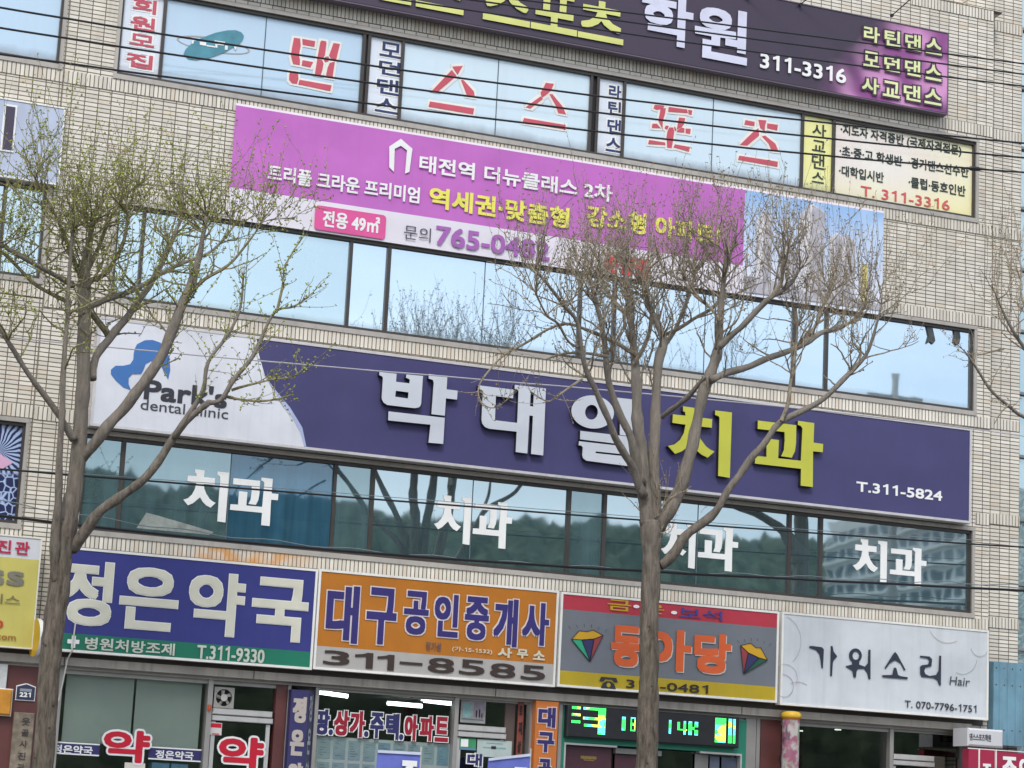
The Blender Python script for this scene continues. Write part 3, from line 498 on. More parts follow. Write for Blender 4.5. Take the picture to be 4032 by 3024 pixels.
def mirror_mat(name, tint, back, refl, wob=.012, scale=1.6, curtain=0., zb=None):
    """solar glass: tinted mirror reflection over a dim interior or curtain; panes bow slightly"""
    m, t, b = nodes(name)
    x, y, z = sepxyz(t)
    c = tuple(back)
    if curtain:
        wv = noise(t, 1., 3, stretch=(5.5, 1, .25))
        c = mixc(t, mrange(t, wv, .35, .68, 0, curtain), c, tuple(k * .42 for k in back))
    c = mixc(t, mrange(t, noise(t, 1.3, 4), .4, .7, 0, .35), c, tuple(k * .6 for k in back))
    t.links.new(c, b.inputs['Base Color']); b.inputs['Roughness'].default_value = .7; b.inputs['Specular IOR Level'].default_value = 0.
    gl = N(t, 'ShaderNodeBsdfGlossy'); gl.inputs['Roughness'].default_value = .02
    gl.inputs['Color'].default_value = (*tint, 1)
    nz = noise(t, scale, 2)
    bp = N(t, 'ShaderNodeBump'); bp.inputs['Strength'].default_value = 1.0; bp.inputs['Distance'].default_value = wob
    t.links.new(nz, bp.inputs['Height']); t.links.new(bp.outputs[0], gl.inputs['Normal'])
    mx = N(t, 'ShaderNodeMixShader'); out = t.nodes['Material Output']
    if zb is not None:
        n2 = noise(t, 2.0, 6)
        d = mrange(t, math2(t, 'ADD', z, math2(t, 'MULTIPLY', math2(t, 'SUBTRACT', n2, .5), -.1)), zb, zb + .14, refl * .35, refl)
        t.links.new(d, mx.inputs[0])
        b2 = mixc(t, mrange(t, z, zb, zb + .14, .6, 0.), c, (.30, .31, .29)); t.links.new(b2, b.inputs['Base Color'])
    else: mx.inputs[0].default_value = refl
    t.links.new(b.outputs[0], mx.inputs[1]); t.links.new(gl.outputs[0], mx.inputs[2]); t.links.new(mx.outputs[0], out.inputs['Surface'])
    return m

def clear_mat(name, tint=(.62, .68, .66), refl=.14):
    m, t, b = nodes(name); t.nodes.remove(b)
    tr = N(t, 'ShaderNodeBsdfTransparent'); tr.inputs[0].default_value = (*tint, 1)
    gl = N(t, 'ShaderNodeBsdfGlossy'); gl.inputs['Roughness'].default_value = .03
    bp = N(t, 'ShaderNodeBump'); bp.inputs['Distance'].default_value = .0012
    t.links.new(noise(t, 1.4, 2), bp.inputs['Height']); t.links.new(bp.outputs[0], gl.inputs['Normal'])
    mx = N(t, 'ShaderNodeMixShader'); mx.inputs[0].default_value = refl
    t.links.new(tr.outputs[0], mx.inputs[1]); t.links.new(gl.outputs[0], mx.inputs[2])
    t.links.new(mx.outputs[0], t.nodes['Material Output'].inputs['Surface'])
    return m

def bark_mat(name, c1, c2, zs=(11, 11, 2.0), lift=.6):
    m, t, b = nodes(name)
    a = noise(t, 1.6, 8, stretch=zs, rough=.7)
    c = mixc(t, mrange(t, a, .36, .64, 0, 1), tuple(c1), tuple(c2))
    k = N(t, 'ShaderNodeTexVoronoi'); k.inputs['Scale'].default_value = 7.; t.links.new(pos(t), k.inputs['Vector'])
    c = mixc(t, mrange(t, k.outputs['Distance'], .08, .16, .7, 0), c, tuple(q * .3 for q in c1))
    x, y, z = sepxyz(t)
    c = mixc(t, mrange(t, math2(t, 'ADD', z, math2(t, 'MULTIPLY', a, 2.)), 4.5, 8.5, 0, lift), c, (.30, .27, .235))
    c = mixc(t, mrange(t, noise(t, 1.1, 3), .5, .8, 0, .3), c, (.11, .11, .07))
    t.links.new(c, b.inputs['Base Color']); b.inputs['Roughness'].default_value = .85; b.inputs['Specular IOR Level'].default_value = .15
    bump(t, b, a, 1.0, .05)
    return m

TILE = tile_mat('cream_tile', .198, .0655)
TILE_BAND = {}
def band_mat(z0):
    k = round(z0, 3)
    if k not in TILE_BAND: TILE_BAND[k] = tile_mat('soldier_tile', .065, .5, 0., -k + .003)
    return TILE_BAND[k]
ALU = plain('light_frame', (.40, .375, .34), .45, .14, 1.4, .5, .15, .25)
BRONZE = plain('dark_frame', (.055, .047, .042), .4, .2, 2., .5, .2)
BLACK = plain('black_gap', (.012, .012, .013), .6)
STEEL = plain('brushed_steel', (.62, .61, .59), .38, .1, 2., .5, .55, .12)
GREYBEAM = plain('grey_cladding', (.36, .335, .295), .55, .25, 1.6, .4, .0, .45)
DARKBEAM = plain('dark_recess', (.085, .075, .066), .7, .3, 2.)  # dark base colour for the recessed strip above the beam
MAROON = plain('maroon_panel', (.115, .035, .032), .45, .25, 1.5, .5)
WHITEFR = plain('sign_edge_white', (.80, .79, .75), .35, .08, 2., .5, .1, .15)
NAVYWOOD = plain('dark_wood', (.07, .035, .028), .5, .3, 4.)

# ---------------------------------------------------------------- lettering
_TC = {}
def glyph_mesh_raw(s):
    """outline fill of a string at size 1 (the built-in font carries Hangul)"""
    if s in _TC: return _TC[s]
    c = bpy.data.curves.new('lettering', 'FONT'); c.body = s; c.size = 1; c.resolution_u = 3
    o = bpy.data.objects.new('lettering', c); COL.objects.link(o)
    dg = bpy.context.evaluated_depsgraph_get(); dg.update()
    me = o.evaluated_get(dg).to_mesh()
    V = np.array([v.co[:2] for v in me.vertices], float).reshape(-1, 2); F = [tuple(p.vertices) for p in me.polygons]
    # keep every face turned the same way
    G = []
    for f in F:
        a = sum(V[f[i]][0] * V[f[(i + 1) % len(f)]][1] - V[f[(i + 1) % len(f)]][0] * V[f[i]][1] for i in range(len(f)))
        G.append(f if a > 0 else f[::-1])
    o.evaluated_get(dg).to_mesh_clear()
    bpy.data.objects.remove(o); bpy.data.curves.remove(c)
    _TC[s] = (V, G); return _TC[s]
_ADV = {}
def advance(ch):
    """pen advance of one character"""
    if ch not in _ADV:
        mx = lambda s: glyph_mesh_raw(s)[0][:, 0].max()
        _ADV[ch] = mx('H' + ch + 'H') - mx('HH')
    return _ADV[ch]
ONE = ([(.285, 0), (.375, 0), (.375, .728), (.295, .728), (.285, .70), (.225, .645), (.125, .605), (.125, .53), (.285, .585)], [(0, 1, 2, 3, 4, 8), (4, 5, 6, 7, 8)])
def glyph_mesh(s):
    """the built-in font's figure one is a bare stroke: set lines with a flagged one, as sign painters cut it"""
    if '1' not in s: return glyph_mesh_raw(s)
    x, V, F = 0., [], []
    for ch in s:
        if ch == '1': v, f, a = np.array(ONE[0]), ONE[1], .52
        elif ch == ' ': v, f, a = np.zeros((0, 2)), [], .28
        else: v, f = glyph_mesh_raw(ch); a = advance(ch)
        o = sum(len(q) for q in V)
        V.append(v + np.array([x, 0.]) if len(v) else v); F += [tuple(i + o for i in q) for q in f]; x += a
    return np.concatenate(V), F
def dil(r, k):
    if r <= 0: return [(0., 0.)]
    if k != 14:                                             # square pen: crisp sign-painter corners
        return [(0., 0.)] + [(r * a, r * c) for a in (-1, 0, 1) for c in (-1, 0, 1) if a or c]
    return [(0., 0.)] + [(r * math.cos(2 * math.pi * i / k + .3), r * math.sin(2 * math.pi * i / k + .3)) for i in range(k)]
def put_text(mb, s, x0, x1, z0, z1, y, r, k=10, extra=0., m=0, lean=0.):
    """string s, strokes thickened by r (metres), fitted to the box; extra = further growth beyond the box (outline)"""
    V, F = glyph_mesh(s)
    lo, hi = V.min(0), V.max(0)
    a0, a1, b0, b1 = x0 + r, x1 - r, z0 + r, z1 - r
    P = (V - lo) / np.maximum(hi - lo, 1e-6)
    X = a0 + P[:, 0] * (a1 - a0); Zq = b0 + P[:, 1] * (b1 - b0)
    if lean: X = X + lean * (Zq - z0)
    for i, (dx, dz) in enumerate(dil(r + extra, k)):
        yy = y - .0003 * i
        mb.add([(x + dx, yy, z + dz) for x, z in zip(X, Zq)], F, m)
def fill(contours, depth=0.0):
    """(verts2d, faces, ...) solid of 2-D contours with holes"""
    c = bpy.data.curves.new('outline', 'CURVE'); c.dimensions = '2D'; c.fill_mode = 'BOTH'; c.extrude = depth / 2
    for pts in contours:
        sp = c.splines.new('POLY'); sp.points.add(len(pts) - 1); sp.use_cyclic_u = True
        for q, p in zip(sp.points, pts): q.co = (p[0], p[1], 0, 1)
    o = bpy.data.objects.new('outline', c); COL.objects.link(o)
    dg = bpy.context.evaluated_depsgraph_get(); dg.update()
    me = o.evaluated_get(dg).to_mesh()
    V = [tuple(v.co) for v in me.vertices]; F = [tuple(p.vertices) for p in me.polygons]
    o.evaluated_get(dg).to_mesh_clear(); bpy.data.objects.remove(o); bpy.data.curves.remove(c)
    return V, F
def put_outline(mb, contours, y, depth, m=0, grow=0., k=10):
    V, F = fill(contours, depth)
    for i, (dx, dz) in enumerate(dil(grow, k)):
        mb.add([(v[0] + dx, y + depth / 2 - v[2] - .0003 * i, v[1] + dz) for v in V], F, m)

STYLE = {}
def letters(group, name, mat, y, r, parent, outline=None, orad=0., k=10, lean=0.):
    rows = []
    for q in [q for q in TEXT if q[0] == group]:            # one part for each line of writing
        if len(q[1]) > 1 or not rows or len(rows[-1][0][1]) > 1 or (group == 'dsmall' and len(rows[-1]) == 4): rows.append([q])
        else: rows[-1].append(q)
    for row in rows:
        a, b = MB(), MB()
        for g, s, x0, x1, z0, z1 in row:
            h = z1 - z0
            put_text(a, s, x0, x1, z0, z1, y, r * h, k, 0., 0, lean)
            if outline: put_text(b, s, x0, x1, z0, z1, y + .006, r * h, k, orad, 0, lean)
        o = a.build(name, mat, parent)
        if outline: b.build('letter_border', outline, o)
    return o

# ---------------------------------------------------------------- ground, street, land across the street
ASPH = plain('asphalt', (.055, .055, .056), .85, .3, 3.)
PAVE = plain('paving_blocks', (.20, .19, .18), .8, .3, 2.)
EARTH = plain('bare_ground', (.11, .105, .085), .9, .3, .2)
def sheet(name, x0, x1, y0, y1, z, m):
    return struct(MB().add([(x0, y0, z), (x1, y0, z), (x1, y1, z), (x0, y1, z)], [(0, 1, 2, 3)]).build(name, m))
sheet('ground', -1500, 1500, -1500, 1500, -.16, EARTH)
sheet('road', -400, 400, -29.4, -6.4, -.15, ASPH)
struct(MB().box(-400, 400, -6.4, 8, -.3, 0).build('sidewalk', PAVE))
struct(MB().box(-400, 400, -40, -29.4, -.3, 0).build('far_sidewalk', PAVE))
mk = MB()
for k in range(-20, 30): mk.box(k * 8, k * 8 + 3, -12.1, -11.95, -.1458, -.142); mk.box(k * 8, k * 8 + 3, -23.6, -23.45, -.1458, -.142)
mk.box(-300, 300, -17.9, -17.75, -.1458, -.142)
struct(mk.build('road_markings', plain('road_paint', (.7, .68, .6), .7)))

def hill():
    """wooded ridge beyond the street, seen in the windows"""
    v, f = [], []
    nx, ny = 420, 60
    for j in range(ny):
        for i in range(nx):
            x = -180 + 620 * i / (nx - 1); y = -215 - 170 * j / (ny - 1)
            t = j / (ny - 1)
            ridge = 56 + 6 * mnoise.noise(Vector((x * .012, 3.1, 0))) + 2.5 * mnoise.noise(Vector((x * .04, 8.1, 0)))
            h = ridge * math.sin(min(1., t * 1.15) * math.pi / 2)
            h += (2.6 * mnoise.noise(Vector((x * .22, y * .22, 1))) + 3.6 * abs(mnoise.noise(Vector((x * .45, y * .4, 4))))) * min(1, t * 4)
            v.append((x, y, h - .2))
    for j in range(ny - 1):
        for i in range(nx - 1):
            a = j * nx + i; f.append((a, a + 1, a + nx + 1, a + nx))
    m, t, b = nodes('wooded_slope')
    c = mixc(t, mrange(t, noise(t, .30, 9, rough=.7), .38, .62, 0, 1), (.016, .030, .022), (.105, .135, .085))
    t.links.new(c, b.inputs['Base Color']); b.inputs['Roughness'].default_value = .95; b.inputs['Specular IOR Level'].default_value = .05
    struct(MB().add(v, f).build('hill', m))
hill()

def apartments():
    root = thing('apartment_tower', 'tall pale apartment tower with stacked balcony windows, mirrored in the last second-floor pane', 'building', (194, -226, 0))
    x0, y0, y1, top = 187, -292, -160, 53
    MB().box(x0, x0 + 13, y0, y1, 0, top).build('wall', plain('apartment_paint', (.78, .76, .73), .7, .1, .5), root)
    n = int((y1 - y0) / 3.1)
    for k in range(18):
        z = .6 + k * 2.85
        g = MB(); s = MB()
        for i in range(n):
            y = y0 + .5 + i * 3.1
            g.box(x0 - .06, x0 - .03, y, y + 2.2, z, z + 1.6)
        g.build('window', plain('apartment_glass', (.055, .10, .14), .15, .2, .3, .6), root)
        s.box(x0 - .5, x0 - .07, y0, y1, z - .62, z - .12); s.build('balcony', plain('apartment_trim', (.84, .83, .80), .7), root)
apartments()

def utility_pole():
    root = thing('utility_pole', 'tall concrete utility pole with short crossarm on the far pavement', 'pole', (39, -30.5, 0))
    MB().tube([(39, -30.5, 0), (39, -30.5, 16.2)], [.2, .13], 10).build('pole', plain('pole_concrete', (.33, .32, .3), .8), root, smooth=True)
    MB().box(38.0, 40.0, -30.56, -30.44, 15.3, 15.42).box(38.4, 39.6, -30.56, -30.44, 14.4, 14.5).build('crossarm', BRONZE, root)
    MB().tube([(39.35, -30.5, 13.1), (39.35, -30.5, 14.1)], .28, 10).build('transformer', plain('transformer_grey', (.3, .31, .31), .5), root)
utility_pole()

# ---------------------------------------------------------------- the building
BLD = thing('commercial_building', 'cream tiled commercial building with bands of windows above a row of shops', 'building', (14, 2, 0))
XL, XJ, XR = 2.6, 5.79, 22.115
W4, W3, W2 = (11.695, 13.225), (8.272, 9.850), (4.800, 6.345)
D = .38
wall = MB()
# left pier, right pier, spandrels between the window bands
wall.box(XJ + .012, 6.522, 0, D, 2.9, 17.0)
wall.box(21.832, XR, 0, D, 2.92, 15.60)
for z0, z1 in ((2.92, W2[0]), (W2[1], W3[0]), (W3[1], W4[0]), (W4[1], 15.60)):
    wall.box(6.522, 21.832, 0, D, z0, z1)
wall.box(6.522, 20.4, .0, D, 15.60, 17.0)
wall.box(20.4, XR + .25, .55, .9, 15.60, 17.6)
# left bay with its own windows
wall.box(5.765, XJ - .012, 0, D, 2.9, 17)
for z0, z1 in ((2.9, 4.80), (6.40, 8.40), (9.93, 11.69), (13.25, 17)): wall.box(XL, 5.765, 0, D, z0, z1)
# set-back strip on the right
wall.box(XR - .3, 22.98, D, D + .5, 0, 17.0)
wall.build('wall', TILE, BLD)
back = MB(); back.box(XL, XR, 7.9, 8.0, 0, 17).box(XL, XL + .1, D, 7.9, 0, 17).box(XR - .12, XR, D + .5, 7.9, 0, 17).box(XL, XR, D, 8, 16.9, 17.02)
back.build('rear_wall', GREYBEAM, BLD)
MB().box(XJ - .012, XJ + .012, .03, D, 2.9, 17).build('joint', plain('joint_sealant', (.30, .27, .22), .7), BLD)
def band(x0, x1, z0, z1, y=-.012, m=None):
    MB().box(x0, x1, y, -.0005 if y < 0 else D - .0005, z0, z1).build('brick_course', m or band_mat(z0), BLD)
band(6.0 + .53, XR, 13.295, 13.49)
band(XJ + .013, XR, 11.50, 11.693)
band(XL, XJ - .013, 11.50, 11.688)
band(XJ + .013, XR, 9.858, 10.05)
band(XJ + .013, XR, 8.075, 8.268)
band(XL, XJ - .013, 8.20, 8.39)
band(XJ + .013, 6.52, 6.40, 6.595); band(21.835, XR, 6.40, 6.595)
band(XL, XJ - .013, 6.41, 6.60)
band(6.53, XR, 4.611, 4.797, m=band_stain('soldier_tile_rust'))
band(XL, XJ - .013, 4.61, 4.795)
band(20.4, XR, 15.45, 15.64)
for z in (15.45, 13.42, 11.62, 9.95, 8.17, 6.50, 4.71):
    MB().box(XR + .03, 22.985, D - .012, D - .0005, z, z + .185).build('brick_course', band_mat(z), BLD)
# slanted roof edge top right
MB().add([(20.4, .55, 15.9), (XR + .2, .55, 15.9), (XR + .2, .0, 15.66), (20.4, .0, 15.66), (20.4, .55, 15.6), (XR + .2, .55, 15.6)], [(0, 3, 2, 1), (3, 4, 5, 2), (1, 2, 5), (0, 4, 3)]).build('coping', TILE, BLD)

# --- window bands
FILM_W = film_mat('film_white', (.66, .70, .76), .7, .10)
FILM_B = film_mat('film_blue', (.42, .57, .70), .85, .12)
FILM_B2 = film_mat('film_paleblue', (.56, .69, .76), .85, .12)
FILM_Y = film_mat('film_yellow', (.80, .77, .27), .5, .06)
def cream_film():
    m = film_mat('film_cream', (.78, .74, .66), .3, .06)
    t = m.node_tree; b = t.nodes['Principled BSDF']; src = b.inputs['Base Color'].links[0].from_socket
    x, y, z = sepxyz(t)
    g = math2(t, 'ADD', mrange(t, x, 20.2, 21.8, 0, .55), mrange(t, z, 12.4, 11.8, 0, .5))
    g = math2(t, 'ADD', g, mrange(t, z, 12.95, 13.25, 0, .6))
    n = mrange(t, noise(t, 1.6, 3), .35, .65, 0, .35)
    c = mixc(t, math2(t, 'MINIMUM', g, .9), src, (.78, .75, .30))
    t.links.new(mixc(t, math2(t, 'MULTIPLY', n, .8), c, (.78, .58, .54)), b.inputs['Base Color'])
    return m
FILM_C = cream_film()
SKYGL = mirror_mat('sky_glass', (.71, .84, .93), (.20, .27, .30), .70, .0008, 1.1, 0, 8.36)
SKYGL2 = mirror_mat('sky_glass_pale', (.66, .81, .88), (.27, .37, .39), .55, .0008, 1.1, 0, 8.36)
TEAL = mirror_mat('teal_glass', (.58, .76, .82), (.085, .150, .170), .32, .0008, 1.1, .8)
TEAL2 = mirror_mat('dark_teal_glass', (.68, .82, .88), (.060, .110, .125), .52, .0010, 1.0, .4)
BLUEC = mirror_mat('blue_curtain_glass', (.45, .60, .72), (.035, .115, .185), .20, .0008, 1.1, .8)

def window_band(z0, z1, x0, x1, mull, panes, gy=.075):
    """surround, inner frame and mullions of one strip of windows; panes = (x0, x1, material)"""
    f = MB()
    s = .075
    f.box(x0, x1, -.03, .10, z0 - .0, z0 + s, 0); f.box(x0, x1, -.022, .10, z1 - .062, z1, 0)
    f.box(x0, x0 + .055, -.018, .10, z0 + s, z1 - .062, 0); f.box(x1 - .055, x1, -.018, .10, z0 + s, z1 - .062, 0)
    i0, i1, j0, j1 = x0 + .055, x1 - .055, z0 + s, z1 - .062
    f.box(i0, i1, .022, .12, j0, j0 + .05, 1); f.box(i0, i1, .022, .12, j1 - .05, j1, 1)
    f.box(i0, i0 + .035, .022, .12, j0 + .05, j1 - .05, 1); f.box(i1 - .035, i1, .022, .12, j0 + .05, j1 - .05, 1)
    for xm, wd in mull:
        if wd < .03: f.box(xm - wd / 2, xm + wd / 2, gy - .008, gy + .02, j0 + .05, j1 - .05, 2)
        else: f.box(xm - wd / 2, xm + wd / 2, .03, .13, j0 + .05, j1 - .05, 1)
    w = f.build('window', [ALU, BRONZE, plain('sealant_line', (.10, .13, .15), .6)], BLD)
    for a, b_, m in panes:
        MB().box(a, b_, gy, gy + .012, j0 + .05, j1 - .05).build('pane', m, w)
    return w
m4 = [(7.245, .05), (8.848, .014), (10.447, .05), (10.535, .05), (11.10, .05), (12.746, .014), (14.385, .045), (14.505, .05), (14.985, .05), (16.64, .014), (18.335, .05), (18.945, .055)]
win4 = window_band(*W4, 6.522, 21.832, m4, [(6.60, 7.22, FILM_W), (7.27, 8.841, FILM_B), (8.855, 10.43, FILM_B), (10.47, 10.51, BLACK), (10.56, 11.075, FILM_W), (11.125, 12.739, FILM_B2), (12.753, 14.365, FILM_B2), (14.408, 14.48, BLACK), (14.53, 14.96, FILM_W), (15.01, 16.633, FILM_B2), (16.647, 18.31, FILM_B2), (18.36, 18.918, FILM_Y), (18.973, 21.75, FILM_C)])  # black panes stand in for the darkness of the open gaps
m3 = [(7.19, .05), (8.82, .012), (10.455, .05), (11.08, .06), (12.70, .012), (14.36, .05), (14.97, .05), (16.62, .012), (18.285, .05), (18.90, .05)]
win3 = window_band(*W3, 6.722, 21.832, m3, [(6.80, 7.165, SKYGL2), (7.215, 8.814, SKYGL2), (8.826, 10.43, SKYGL2), (10.48, 11.05, SKYGL), (11.11, 12.694, SKYGL), (12.706, 14.335, SKYGL), (14.385, 14.945, SKYGL), (14.995, 16.614, SKYGL), (16.626, 18.26, SKYGL), (18.31, 18.875, SKYGL), (18.925, 21.75, SKYGL)])
MB().box(6.522, 6.7215, -.0, D, *W3).build('wall_infill', TILE, BLD)
m2 = [(7.164, .06), (8.80, .012), (10.43, .05), (11.04, .06), (12.69, .012), (14.32, .06), (14.94, .06), (16.61, .012), (18.286, .06), (18.875, .06)]
win2 = window_band(*W2, 6.522, 21.832, m2, [(6.60, 7.134, TEAL), (7.194, 8.794, TEAL), (8.806, 10.405, BLUEC), (10.455, 11.01, TEAL), (11.07, 12.684, TEAL2), (12.696, 14.29, TEAL2), (14.35, 14.91, TEAL), (14.97, 16.604, TEAL2), (16.616, 18.256, TEAL2), (18.316, 18.845, TEAL2), (18.905, 21.75, TEAL2)])
wl4 = window_band(11.69, 13.25, XL, 5.76, [(4.3, .05)], [(2.7, 4.27, FILM_B), (4.33, 5.68, FILM_B)])
wl3 = window_band(8.40, 9.93, XL, 5.76, [(4.2, .05), (5.11, .05)], [(2.7, 4.17, SKYGL2), (4.23, 5.08, SKYGL2), (5.14, 5.68, SKYGL2)])
def batik():
    """window graphic: white line fans and curls on navy"""
    m, t, b = nodes('fan_print')
    x, y, z = sepxyz(t)
    dx = math2(t, 'SUBTRACT', x, 5.36); dz = math2(t, 'SUBTRACT', z, 5.90)
    ang = math2(t, 'ARCTAN2', dz, dx)
    n = noise(t, 3.0, 3)
    fan = math2(t, 'ABSOLUTE', math2(t, 'SINE', math2(t, 'ADD', math2(t, 'MULTIPLY', ang, 14.), math2(t, 'MULTIPLY', n, 6.))))
    vr = N(t, 'ShaderNodeTexVoronoi', feature='DISTANCE_TO_EDGE'); vr.inputs['Scale'].default_value = 9.; t.links.new(pos(t), vr.inputs['Vector'])
    low = mrange(t, z, 5.55, 5.62, 1, 0)
    line = mixc(t, low, mrange(t, fan, .55, .85, 0, 1), mrange(t, vr.outputs['Distance'], .03, .10, 1, 0))
    c = mixc(t, line, (.012, .018, .075), (.36, .46, .68))
    t.links.new(c, b.inputs['Base Color']); b.inputs['Roughness'].default_value = .25
    return m
wl2 = window_band(4.79, 6.40, XL, 5.76, [(4.1, .05)], [(2.7, 4.07, TEAL), (4.13, 5.68, batik())])
fig = MB(); put_outline(fig, [[(5.02, 6.1), (5.25, 6.08), (5.36, 5.98), (5.38, 5.86), (5.58, 5.75), (5.40, 5.62), (5.28, 5.53), (5.02, 5.50)]], .066, .004)
fig.build('printed_figure', plain('figure_pink', (.60, .36, .52), .4), wl2)

# --- window lettering
RED, NAVY, GREEN = plain('vinyl_red', (.52, .085, .125), .45), plain('vinyl_navy', (.025, .04, .13), .45), plain('vinyl_dkgreen', (.025, .04, .035), .45)
WHITE = plain('vinyl_white', (.78, .79, .78), .45, .05)
for nm in ('daen', 'seu1', 'seu2', 'po', 'cheu'):
    a, b = MB(), MB()
    for c in GLYPH[nm]:
        put_outline(a, [c], .060, .006); put_outline(b, [c], .068, .004, 0, .035, 12)
    o = a.build('lettering', RED, win4); b.build('letter_border', plain('border_cream', (.74, .73, .69), .5, .05), o)
lg = MB(); put_outline(lg, GLYPH['logo'], .062, .004)
lg_o = lg.build('logo', plain('logo_teal', (.075, .25, .32), .4, .2, 5.), win4)
r_ = MB(); put_outline(r_, GLYPH['logoring'], .070, .003); r_.build('logo_ring', plain('ring_grey', (.36, .36, .36), .5), lg_o)
r_ = MB()
for c in GLYPH['logotext']: put_outline(r_, [c], .056, .003)
r_.build('logo_letters', WHITE, lg_o)
letters('w4red', 'lettering', RED, .066, .035, win4, WHITE, .03)
letters('w4navy', 'lettering', NAVY, .066, .028, win4, WHITE, .022)
letters('w4green', 'lettering', GREEN, .066, .015, win4)
letters('w4info', 'small_lettering', GREEN, .066, .022, win4)
letters('w4tel', 'number_lettering', plain('vinyl_red_bright', (.60, .10, .10), .45), .066, .014, win4)

def norm(nm):
    P = [p for c in GLYPH[nm] for p in c]
    x0, x1 = min(p[0] for p in P), max(p[0] for p in P); z0, z1 = min(p[1] for p in P), max(p[1] for p in P)
    return [[((p[0] - x0) / (x1 - x0), (p[1] - z0) / (z1 - z0)) for p in c] for c in GLYPH[nm]]
NG = {k: norm(k) for k in ('chi', 'gwa')}
for i in range(0, len(WINDOW_LETTERS), 2):
    a = MB()
    for nm, x0, x1, z0, z1 in WINDOW_LETTERS[i:i + 2]:
        put_outline(a, [[(x0 + u * (x1 - x0), z0 + v * (z1 - z0)) for u, v in c] for c in NG[nm]], .064, .008)
    a.build('lettering', WHITE, win2)
for c in [[(20.847, 9.738), (20.961, 9.753), (20.994, 9.635), (21.027, 9.503), (20.975, 9.437), (20.919, 9.476), (20.852, 9.427), (20.893, 9.568)], [(21.396, 9.746), (21.511, 9.75), (21.532, 9.622), (21.508, 9.51), (21.453, 9.47), (21.39, 9.522), (21.413, 9.634)]]:
    a = MB(); put_outline(a, [c], .045, .025); a.build('hanging_shape', plain('dark_shape', (.07, .08, .085), .8, .4, 12.), win3)  # two dark shapes at the top of the last third-floor pane
# paper boxes and notes behind the second-floor glass
MB().add([(7.45, .072, 4.98), (8.55, .072, 4.98), (8.62, .072, 5.03), (7.72, .072, 5.20), (7.58, .072, 5.22)], [(0, 1, 2, 3, 4)]).build('blind_bottom', plain('faded_blind', (.27, .30, .28), .8, .3, 8.), win2)

# ---------------------------------------------------------------- signs
def onto(x0, x1, z0, z1, y):
    """facade measurements carried to a plane standing y in front of (or behind) the wall"""
    k = (33 + y) / 33
    return x0 * k, x1 * k, .9 + (z0 - .9) * k, .9 + (z1 - .9) * k
def signboard(name, label, x0, x1, z0, z1, y, bands, edge=.035, edge_mat=None, depth=.16, cat='sign'):
    x0, x1, z0, z1 = onto(x0, x1, z0, z1, y)
    root = thing(name, label, cat, ((x0 + x1) / 2, y + depth, z0))
    e = edge_mat or WHITEFR
    f = MB()
    f.box(x0, x1, y, y + depth, z1 - edge, z1); f.box(x0, x1, y, y + depth, z0, z0 + edge)
    f.box(x0, x0 + edge, y, y + depth, z0 + edge, z1 - edge); f.box(x1 - edge, x1, y, y + depth, z0 + edge, z1 - edge)
    f.box(x0 + .01, x1 - .01, y + depth - .03, y + depth - .001, z0 + .01, z1 - .01)
    f.build('frame', e, root)
    for i, (a, b, m) in enumerate(bands):
        MB().box(x0 + edge, x1 - edge, y + .012, y + .05, a if i == len(bands) - 1 and a > z0 + edge else max(a, z0 + edge), min(b, z1 - edge)).build('panel', m, root)
    return root
YS = -.28
vinyl = lambda n, c, st=.08: plain(n, c, .42, .10, 1.6, .35, 0, st)

# dance school sign
def plum():
    m, t, b = nodes('plum_print')
    x, y, z = sepxyz(t)
    n = noise(t, 1.3, 5)
    edge = math2(t, 'ADD', math2(t, 'SUBTRACT', x, math2(t, 'MULTIPLY', z, .9)), math2(t, 'MULTIPLY', n, .9))
    k = mrange(t, edge, 6.55, 7.5, 0, 1)
    wv = N(t, 'ShaderNodeTexWave', wave_type='BANDS', bands_direction='DIAGONAL'); wv.inputs['Scale'].default_value = .55; wv.inputs['Distortion'].default_value = 9.; wv.inputs['Detail'].default_value = 3.
    t.links.new(pos(t), wv.inputs['Vector'])
    pink = mixc(t, wv.outputs['Color'], (.24, .07, .23), (.62, .30, .55))
    c = mixc(t, k, mixc(t, mrange(t, x, 10, 19, 0, 1), (.062, .048, .075), (.055, .042, .068)), pink)
    corner = mrange(t, math2(t, 'ADD', x, math2(t, 'MULTIPLY', z, -1.0)), 7.1, 7.55, 0, .8)
    c = mixc(t, math2(t, 'MULTIPLY', corner, mrange(t, z, 14.2, 13.8, 0, 1)), c, (.10, .04, .12))
    t.links.new(c, b.inputs['Base Color']); b.inputs['Roughness'].default_value = .4; b.inputs['Specular IOR Level'].default_value = .3
    return m
s = signboard('dance_school_sign', 'long dark plum signboard with yellow and white letters above the top windows', 6.6, 21.192, 13.565, 15.075, -.25, [(13.5, 15.1, plum())], .018, plain('plum_edge', (.13, .11, .14), .5), .2)
letters('dyel', 'lettering', plain('letter_lime', (.60, .62, .20), .4), -.268, .030, s)
letters('dwhite', 'lettering', plain('letter_lavender', (.60, .62, .76), .4), -.268, .034, s)
letters('dtel', 'number_lettering', WHITE, -.268, .028, s)
letters('dsmall', 'lettering', plain('letter_pale_lime', (.68, .74, .38), .4), -.272, .030, s, plain('letter_dark_edge', (.05, .025, .055), .5), .030)

